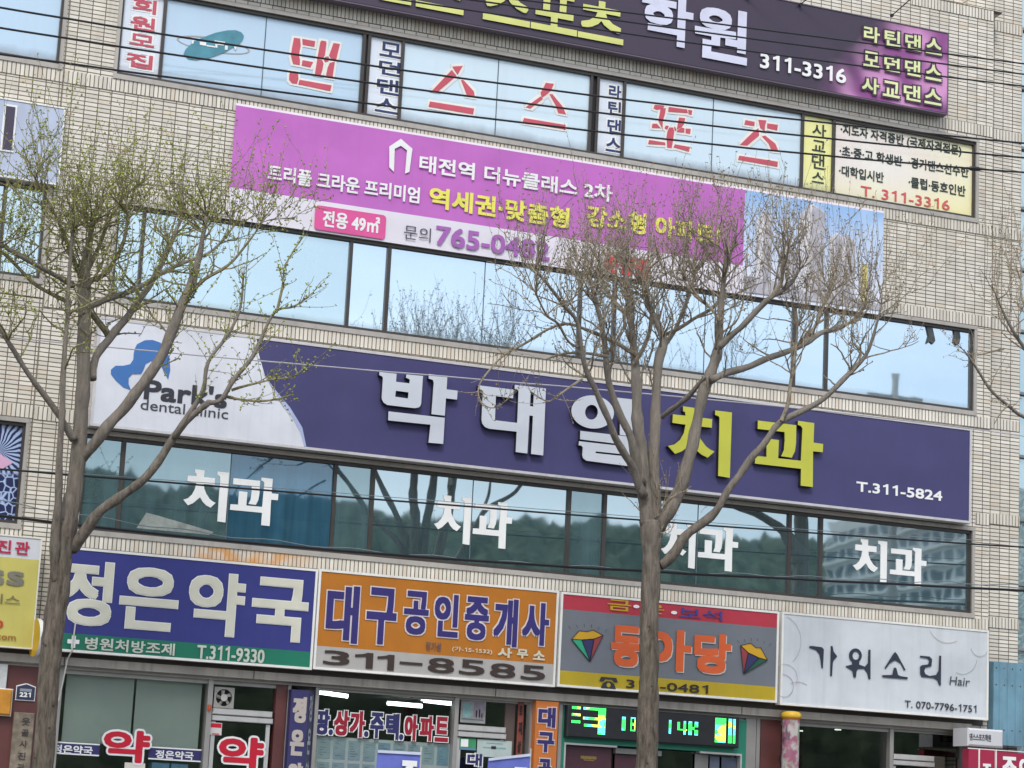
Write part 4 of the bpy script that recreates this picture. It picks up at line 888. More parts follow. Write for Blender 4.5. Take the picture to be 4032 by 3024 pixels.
# purple flat banner
def banner():
    root = thing('advertising_banner', 'purple and white cloth banner with a printed city picture at its end', 'banner', (14.2, 0, 9.75))
    def zt(x): return 11.625 - .003 * (x - 8.4)
    def zb(x): return 9.80 + (x - 8.4) * .0175 - (.24 if x < 0 else 0) if x > 8.4 else 9.8
    def wob(x, z): return -.035 + .012 * mnoise.noise(Vector((x * .5, z * 2.2, 0))) + .004 * mnoise.noise(Vector((x * 3.0, z * 1.0, 5)))
    def cloth(name, x0, x1, za, zb_, mat, dz=0):
        nx = max(2, int((x1 - x0) * 6)); nz = 10; v, f = [], []
        for j in range(nz + 1):
            for i in range(nx + 1):
                x = x0 + (x1 - x0) * i / nx; z = za(x) + (zb_(x) - za(x)) * j / nz
                v.append((x, wob(x, z) + dz, z))
        for j in range(nz):
            for i in range(nx):
                a = j * (nx + 1) + i; f.append((a, a + 1, a + nx + 2, a + nx + 1))
        return MB().add(v, f).build(name, mat, root, smooth=True)
    cloth('panel', 8.44, 17.23, lambda x: 10.285, lambda x: 11.585, plain('banner_purple', (.50, .150, .50), .6, .10, 1.2, .25, 0, .06))
    cloth('white_strip', 8.437, 17.23, lambda x: BOT, lambda x: 10.285, plain('banner_white', (.72, .69, .76), .6, .06, 1.2, .25))
    cloth('hem', 8.44, 19.91, lambda x: 11.585, lambda x: 11.62, plain('banner_hem', (.80, .72, .80), .6, .05))
    m, t, b = nodes('printed_sky')
    x, y, z = sepxyz(t)
    c = mixc(t, mrange(t, z, 10.0, 11.6, 0, 1), (.70, .73, .82), (.26, .45, .74))
    c = mixc(t, mrange(t, noise(t, 1.2, 4), .45, .7, 0, .5), c, (.74, .80, .88))
    t.links.new(c, b.inputs['Base Color']); b.inputs['Roughness'].default_value = .6
    p = cloth('picture', 17.23, 19.91, lambda x: BOT, lambda x: 11.585, m)
    tw = MB()
    for (x0, x1, z0, z1, sl) in ((17.45, 17.75, 10.1, 11.2, .1), (18.25, 18.75, 10.0, 11.42, .12), (18.85, 19.1, 10.0, 11.05, .05), (18.98, 19.35, 10.0, 11.0, .1), (17.9, 18.2, 10.05, 10.7, .05)):
        tw.add([(x0, -.056, z0), (x1, -.056, z0), (x1, -.056, z1), ((x0 + x1) / 2, -.056, z1 + sl), (x0, -.056, z1 - sl)], [(0, 1, 2, 3, 4)])
        tw.add([((x0 + x1) / 2, -.058, z0), (x1, -.058, z0), (x1, -.058, z1 - .02), ((x0 + x1) / 2, -.058, z1 + sl - .02)], [(0, 1, 2, 3)], 1)
    tw.add([(19.48, -.056, 9.95), (19.60, -.056, 9.95), (19.60, -.056, 10.62), (19.48, -.056, 10.62)], [(0, 1, 2, 3)], 2)
    tw.add([(17.25, -.055, 9.84), (19.9, -.055, 9.86), (19.9, -.055, 9.97), (18.6, -.055, 10.06), (17.25, -.055, 10.12)], [(0, 1, 2, 3, 4)], 1)
    tw.build('printed_towers', [plain('print_grey', (.62, .61, .65), .6, .25, 6.), plain('print_dark', (.44, .43, .48), .6, .3, 6.), plain('print_gold', (.55, .48, .16), .6)], p)
    g = MB(); put_outline(g, GLYPH['house'], -.058, .003); g.build('logo', WHITE, root)
    letters('bwhite', 'lettering', WHITE, -.058, .028, root)
    letters('byel', 'lettering', plain('banner_yellow', (.78, .74, .12), .5), -.058, .034, root)
    tg = [q for q in TEXT if q[0] == 'bpink'][0]
    pk = MB(); a0, a1, b0, b1 = tg[2] - .13, tg[3] + .10, tg[4] - .06, tg[5] + .05
    rr = .06; pts = []
    for cx, cz, s0 in ((a1 - rr, b1 - rr, 0), (a0 + rr, b1 - rr, 90), (a0 + rr, b0 + rr, 180), (a1 - rr, b0 + rr, 270)):
        for k in range(5): pts.append((cx + rr * math.cos(math.radians(s0 + k * 22.5)), cz + rr * math.sin(math.radians(s0 + k * 22.5))))
    put_outline(pk, [pts], -.056, .002)
    o = pk.build('badge', plain('badge_pink', (.68, .09, .30), .5), root)
    letters('bpink', 'lettering', WHITE, -.060, .026, o)
    letters('bdark', 'lettering', plain('banner_ink', (.07, .06, .09), .5), -.058, .0, root)
    letters('bpurple', 'number_lettering', plain('banner_violet', (.36, .12, .42), .5), -.058, .034, root)
    letters('bred', 'lettering', plain('banner_red', (.62, .05, .06), .5), -.058, .04, root)
BOT = 9.79
banner()

# dental clinic sign
DIM = .97
DX0, DX1, DZ0, DZ1 = 6.625, 21.755, 6.405, 8.045
s = signboard('dental_clinic_sign', 'long navy and white signboard with raised white and yellow letters below the third-floor windows', DX0, DX1, DZ0, DZ1, -.25, [(6.3, 8.1, vinyl('dental_navy', (.058, .054, .155), .05))], .04, plain('sign_edge_grey', (.62, .60, .60), .35, .1, 2., .5, .3, .2), .22)
DX0, DX1, DZ0, DZ1 = onto(DX0, DX1, DZ0, DZ1, -.25)
w_ = MB(); edge = GLYPH['swoosh'][0]
put_outline(w_, [[(DX0 + .041, DZ1 - .041)] + [(p[0], min(max(p[1], DZ0 + .041), DZ1 - .041)) for p in edge] + [(DX0 + .041, DZ0 + .041)]], -.243, .006)
w_.build('panel', vinyl('dental_white', (.66, .68, .74)), s)
w_ = MB(); put_outline(w_, [[(p[0], min(max(p[1], DZ0 + .045), DZ1 - .045)) for p in GLYPH['swoosh2'][0]]], -.2475, .004); w_.build('panel_highlight', vinyl('dental_lilac', (.40, .46, .68)), s)
w_ = MB(); put_outline(w_, GLYPH['emblem'], -.249, .006); w_.build('emblem', vinyl('emblem_blue', (.055, .17, .44)), s)
letters('park', 'lettering', plain('letter_black', (.035, .035, .045), .4), -.249, .040, s)
letters('dental', 'lettering', plain('letter_charcoal', (.06, .06, .075), .4), -.249, .004, s)
letters('dentaltel', 'number_lettering', WHITE, -.246, .034, s)
LW = plain('letter_silver', (.55, .59, .65), .35, .05, 2.); LY = plain('letter_yellow', (.52, .53, .06), .35, .06, 2.)
LS = plain('letter_side', (.030, .030, .036), .5)
def raised(keys, mat):
    o = None
    for nm in keys:
        a, b = MB(), MB()
        put_outline(a, GLYPH[nm], -.333, .006); put_outline(b, GLYPH[nm], -.326, .10)
        o = a.build('letter', mat, s); b.build('letter_side', LS, o)
raised(('bak', 'dae', 'il'), LW); raised(('chi', 'gwa'), LY)

# shop signs
PZ0, PZ1 = 3.105, 4.612
s = signboard('pharmacy_sign', 'blue sign with large cream letters over a green strip, with a white cross', 6.29, 10.243, PZ0, PZ1, YS, [(3.35, 4.6, vinyl('pharmacy_blue', (.036, .042, .215))), (3.0, 3.35, vinyl('pharmacy_green', (.012, .175, .105)))])
letters('pharm', 'lettering', plain('letter_cream', (.64, .63, .52), .45), YS - .004, .024, s, WHITE, .010)
letters('pharmsub', 'small_lettering', plain('letter_pale', (.56, .60, .52), .45), YS - .004, .025, s)
c_ = MB(); c_.quad(6.596 - .085, 6.596 + .085, 3.205, 3.265, YS - .004); c_.quad(6.568, 6.628, 3.145, 3.32, YS - .0043); c_.build('cross', WHITE, s)
s = signboard('realtor_sign', 'orange sign with navy white-edged letters over a grey phone strip', 10.262, 14.195, 3.122, 4.622, YS, [(3.45, 4.6, vinyl('realtor_orange', (.46, .165, .016))), (3.0, 3.45, vinyl('realtor_grey', (.42, .405, .385)))])
letters('realty', 'lettering', plain('letter_indigo', (.035, .026, .16), .45), YS - .006, .030, s, plain('letter_edge', (.66, .60, .60), .5), .018)
letters('realsub', 'small_lettering', plain('letter_peach', (.66, .56, .42), .45), YS - .004, .02, s)
letters('realsub2', 'small_lettering', plain('letter_ivory', (.64, .60, .46), .45), YS - .004, .05, s)
letters('realown', 'small_lettering', plain('letter_brown', (.17, .10, .09), .45), YS - .004, .02, s)
letters('realtel', 'number_lettering', plain('letter_umber', (.045, .030, .024), .45), YS - .004, .030, s)
s = signboard('jeweller_sign', 'grey sign with orange letters between two drawn diamonds, red top band and yellow foot', 14.235, 18.11, 3.135, 4.612, YS, [(4.313, 4.6, vinyl('jeweller_red', (.44, .038, .062))), (3.367, 4.313, vinyl('jeweller_grey', (.165, .180, .205))), (3.0, 3.367, vinyl('jeweller_yellow', (.46, .34, .018)))])
letters('gold', 'lettering', plain('letter_orange', (.66, .115, .028), .45), YS - .010, .046, s)
sh = MB()
for g, st, x0, x1, z0, z1 in TEXT:
    if g == 'gold': put_text(sh, st, x0 + .02, x1 + .02, z0 - .02, z1 - .02, YS - .004, .046 * (z1 - z0), 10)
sh.build('letter_shadow', plain('letter_buff', (.60, .52, .45), .45), s)
letters('goldtop', 'small_lettering', plain('letter_gold', (.55, .33, .02), .45), YS - .004, .02, s)
letters('goldtop2', 'small_lettering', plain('letter_blue', (.06, .05, .22), .45), YS - .004, .02, s)
letters('golddot', 'small_lettering', WHITE, YS - .004, .0, s)
letters('goldtel', 'number_lettering', plain('letter_black2', (.03, .025, .02), .45), YS - .004, .022, s)
DC = [plain('dia_amber', (.60, .34, .02), .4), plain('dia_green', (.03, .38, .20), .4), plain('dia_navy', (.035, .035, .12), .4), plain('dia_red', (.30, .05, .06), .4), plain('dia_dkgreen', (.02, .10, .06), .4)]
for key, order in (('dia_l', (0, 1, 2, 3)), ('dia_r', (0, 3, 2, 4))):
    a = MB()
    for c, k in zip(GLYPH[key], order): put_outline(a, [c], YS - .004, .003, k)
    for c in GLYPH[key]:
        for p, q in zip(c, c[1:] + c[:1]): a.tube([(p[0], YS - .007, p[1]), (q[0], YS - .007, q[1])], .006, 4, 5)
    tops = GLYPH[key][0]
    for i in range(6):
        u = i / 5; px = tops[0][0] + (tops[4][0] - tops[0][0]) * u; pz = max(p[1] for p in tops) + .05
        dxx = (u - .5) * .12
        a.tube([(px + dxx * .4, YS - .006, pz - abs(u - .5) * .12), (px + dxx, YS - .006, pz + .05 - abs(u - .5) * .14)], .003, 4, 5)
    a.build('diamond', DC + [LS], s)
ph = MB()   # telephone symbol
px, pz = 14.977, 3.225
ph.add([(px - .13, YS - .005, pz - .085), (px + .13, YS - .005, pz - .085), (px + .10, YS - .005, pz - .01), (px + .04, YS - .005, pz + .03), (px - .04, YS - .005, pz + .03), (px - .10, YS - .005, pz - .01)], [(0, 1, 2, 3, 4, 5)])
ph.add([(px - .16, YS - .005, pz + .02), (px - .09, YS - .005, pz + .02), (px - .06, YS - .005, pz + .06), (px + .06, YS - .005, pz + .06), (px + .09, YS - .005, pz + .02), (px + .16, YS - .005, pz + .02), (px + .13, YS - .005, pz + .09), (px - .13, YS - .005, pz + .09)], [(0, 1, 2, 7), (2, 3, 6, 7), (3, 4, 5, 6)])
ph.build('telephone_symbol', LS, s)
MB().disc((px, pz - .03), .035, YS - .008, 14).build('dial', plain('dial_yellow', (.46, .34, .018), .45), s)
s = signboard('hair_salon_sign', 'pale grey sign with thin navy brush letters and faded curls at its corners', 18.165, 22.135, 3.11, 4.618, YS, [(3.0, 4.7, vinyl('salon_white', (.60, .635, .665), .10))])
a = MB()
H = GLYPH['hair']
for grp in ([0], [1], [2, 3], [4], [5], [6], [7]): put_outline(a, [H[i] for i in grp], YS - .004 - .0006 * grp[0], .006)
a.build('lettering', plain('letter_ink', (.028, .034, .058), .45), s)
letters('hairtxt', 'lettering', plain('letter_slate', (.06, .07, .085), .45), YS - .004, .006, s, lean=.12)
letters('hairtel', 'number_lettering', plain('letter_ink2', (.03, .034, .045), .45), YS - .004, .014, s)
cu = MB()
def curl(x, z, r, a0, a1, k, grow=0., n=16):
    x, z = x * .9915, .9 + (z - .9) * .9915
    cu.tube([(x + (r + grow * i / n) * math.cos(math.radians(a0 + (a1 - a0) * i / n)), YS - .0012, z + (r + grow * i / n) * math.sin(math.radians(a0 + (a1 - a0) * i / n))) for i in range(n + 1)], .0035, 4, k)
curl(18.1, 4.15, .42, 70, -50, 0); curl(18.25, 3.55, .22, 130, -30, 0); curl(18.22, 3.42, .18, 100, -120, 1); curl(18.5, 3.2, .3, 120, 60, 2)
curl(21.95, 4.35, .18, 200, 330, 3); curl(21.6, 4.15, .30, 250, 350, 3); curl(22.0, 3.95, .45, 20, -35, 4); curl(21.3, 4.75, .4, 215, 300, 2)
cu.build('printed_curl', [plain('curl_rose', (.52, .46, .50), .5), plain('curl_plum', (.38, .31, .35), .5), plain('curl_sand', (.52, .47, .38), .5), plain('curl_sage', (.36, .46, .38), .5), plain('curl_blue', (.22, .32, .42), .5)], s)

# left-hand signs
s = signboard('photo_studio_sign', 'yellow sign with a white top band and crimson letters, beside the round disc sign', 3.6, 6.085, 3.10, 4.70, YS, [(4.349, 4.69, vinyl('studio_white', (.60, .61, .64))), (3.0, 4.349, vinyl('studio_yellow', (.56, .50, .13)))], .02, plain('sign_edge_cream', (.72, .70, .60), .4))
letters('ytop', 'lettering', plain('letter_crimson', (.46, .02, .07), .45), YS - .004, .03, s)
letters('yss', 'lettering', plain('letter_grey', (.20, .19, .15), .45), YS - .004, .055, s)
letters('yss2', 'lettering', plain('letter_olive', (.20, .18, .08), .45), YS - .004, .006, s)
letters('yred', 'lettering', plain('letter_rust', (.52, .06, .02), .45), YS - .004, .05, s)
letters('ybrown', 'small_lettering', plain('letter_tan', (.33, .16, .03), .45), YS - .004, .03, s)
s = signboard('fourth_floor_sign', 'pale lavender sign with one dark vertical stroke between the upper windows', 2.7, 5.865, 9.925, 11.12, -.12, [(9.9, 11.2, vinyl('lavender_panel', (.46, .52, .66)))], .02, WHITEFR, .10)
a, b = MB(), MB(); a.box(4.975, 5.11, -.132, -.116, 10.31, 10.965); b.box(4.945, 5.14, -.124, -.112, 10.28, 10.995)
o = a.build('lettering', plain('letter_aubergine', (.06, .05, .085), .45), s); b.build('letter_border', WHITE, o)

# ---------------------------------------------------------------- shop fronts (ground floor)
def K(x, y): return x * (33 + y) / 33
def KZ(z, y): return .9 + (z - .9) * (33 + y) / 33
POST = plain('post_alu', (.36, .345, .325), .4, .12, 2., .5, .35, .1)
# cladding beam that carries the shop signs
bm = MB()
bm.box(3.0, 21.75, -.10, D, 2.905, 3.02, 0)
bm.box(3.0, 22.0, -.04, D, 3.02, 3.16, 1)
bm.box(3.0, 21.75, .02, D, 2.86, 2.905, 2)
for x in (6.53, 9.33, 13.17, 17.42): bm.box(x - .008, x + .008, -.103, -.09, 2.905, 3.02, 1)
bm.build('lintel_beam', [GREYBEAM, DARKBEAM, POST], BLD)
# piers of the ground floor
for a, b_, y_ in ((3.0, 6.50, .03), (17.85, 18.215, .03), (9.74, 9.90, .06), (21.75, 22.1, .05)): MB().box(a, b_, y_, D, 0, 2.86).build('pier', MAROON, BLD)
# party walls, floor and ceiling of the shops
INW = plain('shop_wall', (.16, .155, .145), .7, .2, 1.); INC = plain('shop_ceiling', (.30, .31, .30), .8, .1)
sh = MB()
for x in (6.5, 10.1, 13.85, 18.0, 21.9): sh.box(x - .06, x + .06, D + .01, 6.2, .02, 2.86, 0)
sh.box(6.5, 21.9, 6.2, 6.3, .02, 3.0, 0); sh.box(6.5, 21.9, D + .01, 6.2, 2.87, 2.95, 1); sh.box(6.5, 21.9, D, 6.2, .0, .02, 2)
sh.build('shop_interior', [INW, INC, plain('shop_floor', (.12, .11, .10), .4)], BLD)
CLEAR = clear_mat('shop_glass', (.86, .89, .88), .10); CLEARD = clear_mat('shop_glass_dark', (.45, .50, .47), .17)
FROST = film_mat('frosted_film', (.56, .60, .58), .0, .04, -5)
GY = .16

def front(posts, rails, panes):
    f = MB()
    for x0, x1 in posts: f.box(x0, x1, .05, .22, 0, 2.86)
    for x0, x1, z0, z1 in rails: f.box(x0, x1, .09, .22, z0, z1)
    o = f.build('shopfront', POST, BLD)
    for x0, x1, z0, z1, m in panes: MB().box(x0, x1, GY, GY + .01, z0, z1).build('pane', m, o)
    return o
def door(x0, x1, mat, sub=None):
    """glazed shop door with its closer rails"""
    d = MB()
    d.box(x0 + .01, x1 - .01, .10, .16, .03, .30); d.box(x0 + .01, x0 + .07, .105, .155, .3, 2.26); d.box(x1 - .07, x1 - .01, .105, .155, .3, 2.26)
    o = d.build('door', STEEL, BLD)
    r = MB(); r.rbox(x0 + .0, x1, .04, .2, KZ(2.36, .05), KZ(2.45, .05), .012); r.rbox(x0 + .0, x1 + .02, .06, .2, KZ(2.27, .05), KZ(2.352, .05), .01)
    r.build('head_rail', STEEL, o)
    MB().box(x0 + .07, x1 - .07, .125, .135, .3, 2.26).build('pane', mat, o)
    MB().tube([(x1 - .13, .07, .9), (x1 - .13, .05, 1.0), (x1 - .13, .05, 1.5), (x1 - .13, .07, 1.6)], .014, 8).build('handle', STEEL, o)
    return o
# pharmacy
p1 = front([(8.70, 8.775), (9.915, 9.96), (6.50, 6.56)], [(6.56, 8.70, 2.80, 2.86), (8.775, 9.915, 2.80, 2.86), (6.56, 8.70, 0, .35)],
           [(6.56, 8.70, .35, 2.80, clear_mat('pharmacy_glass', (.85, .88, .86), .12)), (8.775, 9.74, 2.44, 2.80, CLEARD)])
for x0, x1 in ((6.64, 7.63), (7.665, 8.64)):
    MB().box(x0, x1, .19, .197, 1.84, 2.80).build('roller_blind', FROST, p1)
door(8.79, 9.70, CLEARD)
NV = plain('strip_navy', (.035, .032, .135), .4)
def strip(x0, x1, z0, z1):
    o = MB().box(x0, x1, .150, .158, z0, z1).build('window_strip', NV, p1)
    e = MB(); e.box(x0, x1, .146, .1495, z1 - .02, z1); e.box(x0, x1, .146, .1495, z0, z0 + .02); e.build('strip_edge', WHITE, o); return o
strip(6.52, 7.19, 1.66, 1.835); strip(7.91, 8.69, 1.66, 1.845)
letters('yakstrip', 'lettering', WHITE, .144, .03, p1)
YR = plain('letter_scarlet', (.54, .012, .035), .35)
letters('yak', 'lettering', YR, .080, .044, p1, WHITE, .030, 14)
nt_ = MB(); nt_.box(7.56, 7.86, .09, .10, 1.30, 1.595); nt_.build('notice', plain('paper_cream', (.66, .63, .56), .7), p1)
bx = MB(); bx.box(7.98, 8.24, .19, .40, 1.2, 1.62); bx.box(8.27, 8.52, .19, .40, 1.2, 1.62); bx.build('blue_display', plain('display_blue', (.16, .36, .58), .5, .2, 9.), p1)

fan = thing('ventilation_fan', 'grey square ventilator with five blades in the transom above the pharmacy door', 'fan', (8.93, .15, 2.46))
fx, fz = K(8.928, .1), KZ(2.607, .1)
f = MB()
n = 32
for (r0, r1, yy0, yy1) in ((.125, .150, .08, .14),):
    for i in range(n):
        a0, a1 = 2 * math.pi * i / n, 2 * math.pi * (i + 1) / n
        P = lambda r, a, y: (fx + r * math.cos(a), y, fz + r * math.sin(a))
        f.add([P(r0, a0, yy0), P(r1, a0, yy0), P(r1, a1, yy0), P(r0, a1, yy0), P(r0, a0, yy1), P(r0, a1, yy1)], [(0, 1, 2, 3), (0, 3, 5, 4)])
corner = [(-.152, -.152), (.152, -.152), (.152, .152), (-.152, .152)]
for i in range(n):
    a0, a1 = 2 * math.pi * i / n, 2 * math.pi * (i + 1) / n
    def sq(a):
        c, s_ = math.cos(a), math.sin(a); k = .152 / max(abs(c), abs(s_)); return (fx + k * c, .085, fz + k * s_)
    f.add([(fx + .150 * math.cos(a0), .0851, fz + .150 * math.sin(a0)), sq(a0), sq(a1), (fx + .150 * math.cos(a1), .0851, fz + .150 * math.sin(a1))], [(0, 1, 2, 3)])
FANG = plain('fan_plastic', (.36, .35, .32), .5, .15, 8.)
f.build('housing', FANG, fan)
MB().disc((fx, fz), .15, .15, 24).build('backplate', BLACK, fan)
hb = MB(); hb.disc((fx, fz), .052, .082, 20); hb.build('hub', plain('hub_white', (.58, .57, .53), .5), fan)
for i in range(5):
    a = 2 * math.pi * i / 5 + .3
    P = lambda r, q, y: (fx + r * math.cos(q), y, fz + r * math.sin(q))
    MB().add([P(.04, a, .10), P(.12, a - .1, .11), P(.124, a + .35, .13), P(.05, a + .75, .13)], [(0, 1, 2, 3)]).build('blade', FANG, fan)
o = MB().rbox(K(8.765, .04), K(8.945, .04), .086, .10, KZ(2.062, .04), KZ(2.24, .04), .002).build('sticker', plain('sticker_white', (.62, .58, .56), .5), None, (8.85, .09, 2.06))
tag(o, 'small red and white notice sticker on the pharmacy door glass', 'sticker')
r_ = MB(); r_.box(K(8.775, .04), K(8.935, .04), .083, .0855, KZ(2.17, .04), KZ(2.23, .04)); r_.box(K(8.80, .04), K(8.91, .04), .083, .0855, KZ(2.07, .04), KZ(2.085, .04)); r_.build('red_band', YR, o)
tag(MB().tube([(K(8.725, .03), .03, KZ(2.49, .03)), (K(8.722, .03), .03, KZ(2.43, .03)), (K(8.72, .03), .03, KZ(2.40, .03))], [.026, .026, .018], 10).build('door_alarm', plain('alarm_orange', (.56, .10, .03), .4), None, (8.72, .03, 2.4)), 'small orange device fixed to the post beside the pharmacy door', 'alarm')
# navy corner sign between pharmacy and realtor
s = thing('corner_sign', 'navy two-sided vertical sign with pale letters between the pharmacy door and the realtor window', 'sign', (10.12, 0, .6))
x0, x1, z1_ = K(9.955, -.1), K(10.225, -.1), KZ(2.80, -.1)
MB().box(x0, x1, -.10, .06, .6, z1_).build('panel', plain('corner_navy', (.035, .034, .125), .4, .12, 2., .4, 0, .1), s)
MB().add([(x1 + .0005, -.10, .6), (K(10.33, .1), .10, .6), (K(10.33, .1), .10, z1_), (x1 + .0005, -.10, z1_)], [(0, 1, 2, 3)]).build('side_panel', plain('corner_navy_side', (.05, .055, .12), .4, .12, 2., .4, 0, .1), s)
letters('vnavy', 'lettering', plain('letter_greybeige', (.46, .41, .37), .45), -.106, .045, s)
sd_ = MB()
for ch, za, zb in (('정', 2.34, 2.74), ('은', 1.86, 2.24), ('약', 1.4, 1.76)):
    q = MB(); put_text(q, ch, 0, 1, za, zb, 0, .015, 8)
    sd_.add([(x1 + .028 + .075 * p[0] + .0, -.10 + (.028 + .075 * p[0]) / (K(10.33, .1) - x1) * .20 - .008 + p[1], p[2]) for p in q.v], q.f)
sd_.build('side_lettering', plain('letter_greyblue', (.36, .38, .42), .45), s)

# realtor
p2 = front([(10.345, 10.40), (12.575, 12.64), (13.825, 13.89)], [(10.40, 12.575, 2.82, 2.86), (12.64, 13.825, 2.83, 2.86), (10.40, 12.575, 0, .3)],
           [(10.40, 12.575, .3, 2.82, CLEAR), (12.64, 13.60, 2.46, 2.83, CLEARD)])
door(12.65, 13.43, CLEARD)
MB().box(13.44, 13.60, .12, .18, 0, 2.83).build('door_jamb', plain('jamb_brown', (.10, .07, .06), .5), BLD)
RB_, RR_ = plain('letter_navyfilm', (.030, .030, .12), .4), plain('letter_redfilm', (.30, .012, .03), .4)
letters('reg_b', 'lettering', RB_, .130, .040, p2, WHITE, .014)
letters('reg_r', 'lettering', RR_, .130, .040, p2, WHITE, .014)
letters('daesmall', 'lettering', RB_, .100, .055, p2, WHITE, .02)
nb = thing('notice_board', 'white framed grid of pale listing sheets low in the realtor window', 'notice board', (11.45, .19, .7))
x0, x1, z1_ = K(10.39, .17), K(12.555, .17), KZ(2.145, .17)
MB().box(x0, x1, .19, .21, .7, z1_).build('board', plain('board_white', (.66, .69, .70), .5), nb)
PP = [plain('listing_paper', (.40, .50, .55), .6, .12, 8.), plain('listing_paper_blue', (.28, .44, .55), .6, .2, 8.)]
INK = plain('listing_ink', (.22, .27, .31), .6)
for r in range(3):
    for c in range(9):
        px = x0 + .035 + c * .237; pz = z1_ - .045 - r * .335
        o = MB().box(px, px + .19, .185, .1895, pz - .285, pz).build('listing_sheet', PP[1 if c in (4, 8) else 0], nb)
        k = MB()
        for j in range(6):
            if rng.random() < .8: k.box(px + .03, px + .07 + rng.random() * .09, .183, .1848, pz - .05 - j * .037, pz - .04 - j * .037)
        if k.v: k.build('print_lines', INK, o)
LAMP = plain('lit_tube', (.95, .98, 1.0), .4, 0., 1., .2, 0, 0, 3.5)
for i, (xa, xb, yy, za, zb, lab) in enumerate(((10.383, 10.831, .9, 2.785, 2.755, 'leftmost'), (11.208, 11.801, 3.6, 2.828, 2.822, 'farthest and thinnest'), (11.464, 12.02, 1.5, 2.695, 2.685, 'lowest'), (12.008, 12.567, 1.5, 2.775, 2.750, 'rightmost'))):
    A = (K(xa, yy), yy, KZ(za, yy)); B = (K(xb, yy), yy, KZ(zb, yy))
    o = MB().tube([A, B], .032 if i != 1 else .02, 8).build('fluorescent_lamp', LAMP, None, A)
    tag(o, lab + ' of the four lit white tubes in the realtor shop', 'lamp', 'lit tubes in the realtor shop')
    MB().box(A[0], B[0], yy - .05, yy + .05, max(A[2], B[2]) + .03, max(A[2], B[2]) + .07).build('fitting', INC, o)
def poster(name, label, x0, x1, z0, z1, y, mat, extra=None):
    o = MB().box(K(x0, y), K(x1, y), y, y + .006, KZ(z0, y), KZ(z1, y)).build(name, mat, None, (K(x0, y), y, KZ(z0, y)))
    tag(o, label, 'poster')
    if extra:
        for nm, m, rects in extra:
            k = MB()
            for a, b, c, d in rects: k.box(K(a, y), K(b, y), y - .003, y - .0005, KZ(c, y), KZ(d, y))
            k.build(nm, m, o)
    return o
G1, G2, G3 = plain('ink_grey', (.10, .11, .13), .6, .3, 20.), plain('print_teal', (.20, .36, .36), .6, .3, 9.), plain('print_mauve', (.26, .23, .27), .6, .3, 9.)
poster('poster', 'faded framed poster in the transom above the realtor door', 12.65, 13.06, 2.485, 2.84, .12, plain('poster_faded', (.27, .28, .28), .6, .2, 6.),
       [('print', G3, [(12.86, 13.03, 2.58, 2.80)]), ('print', G2, [(12.69, 12.82, 2.56, 2.78)]), ('print', G1, [(12.67, 13.03, 2.53, 2.545), (12.90, 12.92, 2.56, 2.68), (12.95, 12.97, 2.56, 2.70), (12.99, 13.01, 2.56, 2.64)])])
poster('certificate', 'pale green certificate sheet behind the realtor door glass', 12.95, 13.52, 1.99, 2.247, .10, plain('certificate_paper', (.42, .50, .48), .6, .08, 6.),
       [('print', G2, [(13.10, 13.37, 2.19, 2.205), (13.05, 13.42, 2.12, 2.14)]), ('print', G1, [(13.18, 13.26, 2.11, 2.16)])])
poster('leaflet', 'small green and white leaflet beside the certificate on the realtor door', 12.66, 12.93, 2.072, 2.25, .10, plain('leaflet_green', (.045, .26, .12), .6, .2, 9.),
       [('print', WHITE, [(12.68, 12.80, 2.12, 2.235)]), ('print', plain('leaflet_blue', (.12, .22, .40), .6), [(12.66, 12.93, 2.075, 2.10)])])
s = MB().box(K(13.625, 0), K(13.72, 0), .07, .085, .6, 2.875).build('vertical_strip', plain('strip_rust', (.22, .055, .035), .5, .35, 6.), None, (13.67, .07, .6))
tag(s, 'narrow faded rust-red vertical strip sign right of the realtor door', 'sign')
k = MB(); put_text(k, '토', K(13.645, 0), K(13.70, 0), 2.66, 2.80, .066, .006); put_text(k, '지', K(13.645, 0), K(13.705, 0), 2.36, 2.56, .066, .006); put_text(k, '상', K(13.64, 0), K(13.70, 0), 2.08, 2.26, .066, .006)
k.build('lettering', BLACK, s)
s = thing('vertical_realtor_sign', 'orange vertical sign with white-edged navy letters between the realtor and the jeweller', 'sign', (14.03, 0, .5))
x0, x1 = K(13.893, -.09), K(14.273, -.09)
MB().box(x0, x1, -.09, .05, .5, KZ(2.895, -.09)).build('panel', vinyl('vertical_orange', (.56, .17, .035), .06), s)
letters('vorange', 'lettering', plain('letter_indigo2', (.035, .026, .14), .45), -.104, .055, s, plain('letter_edge2', (.70, .60, .58), .5), .016)
MB().box(14.285, 14.345, .0, .2, 0, 2.86).build('shopfront', POST, BLD)

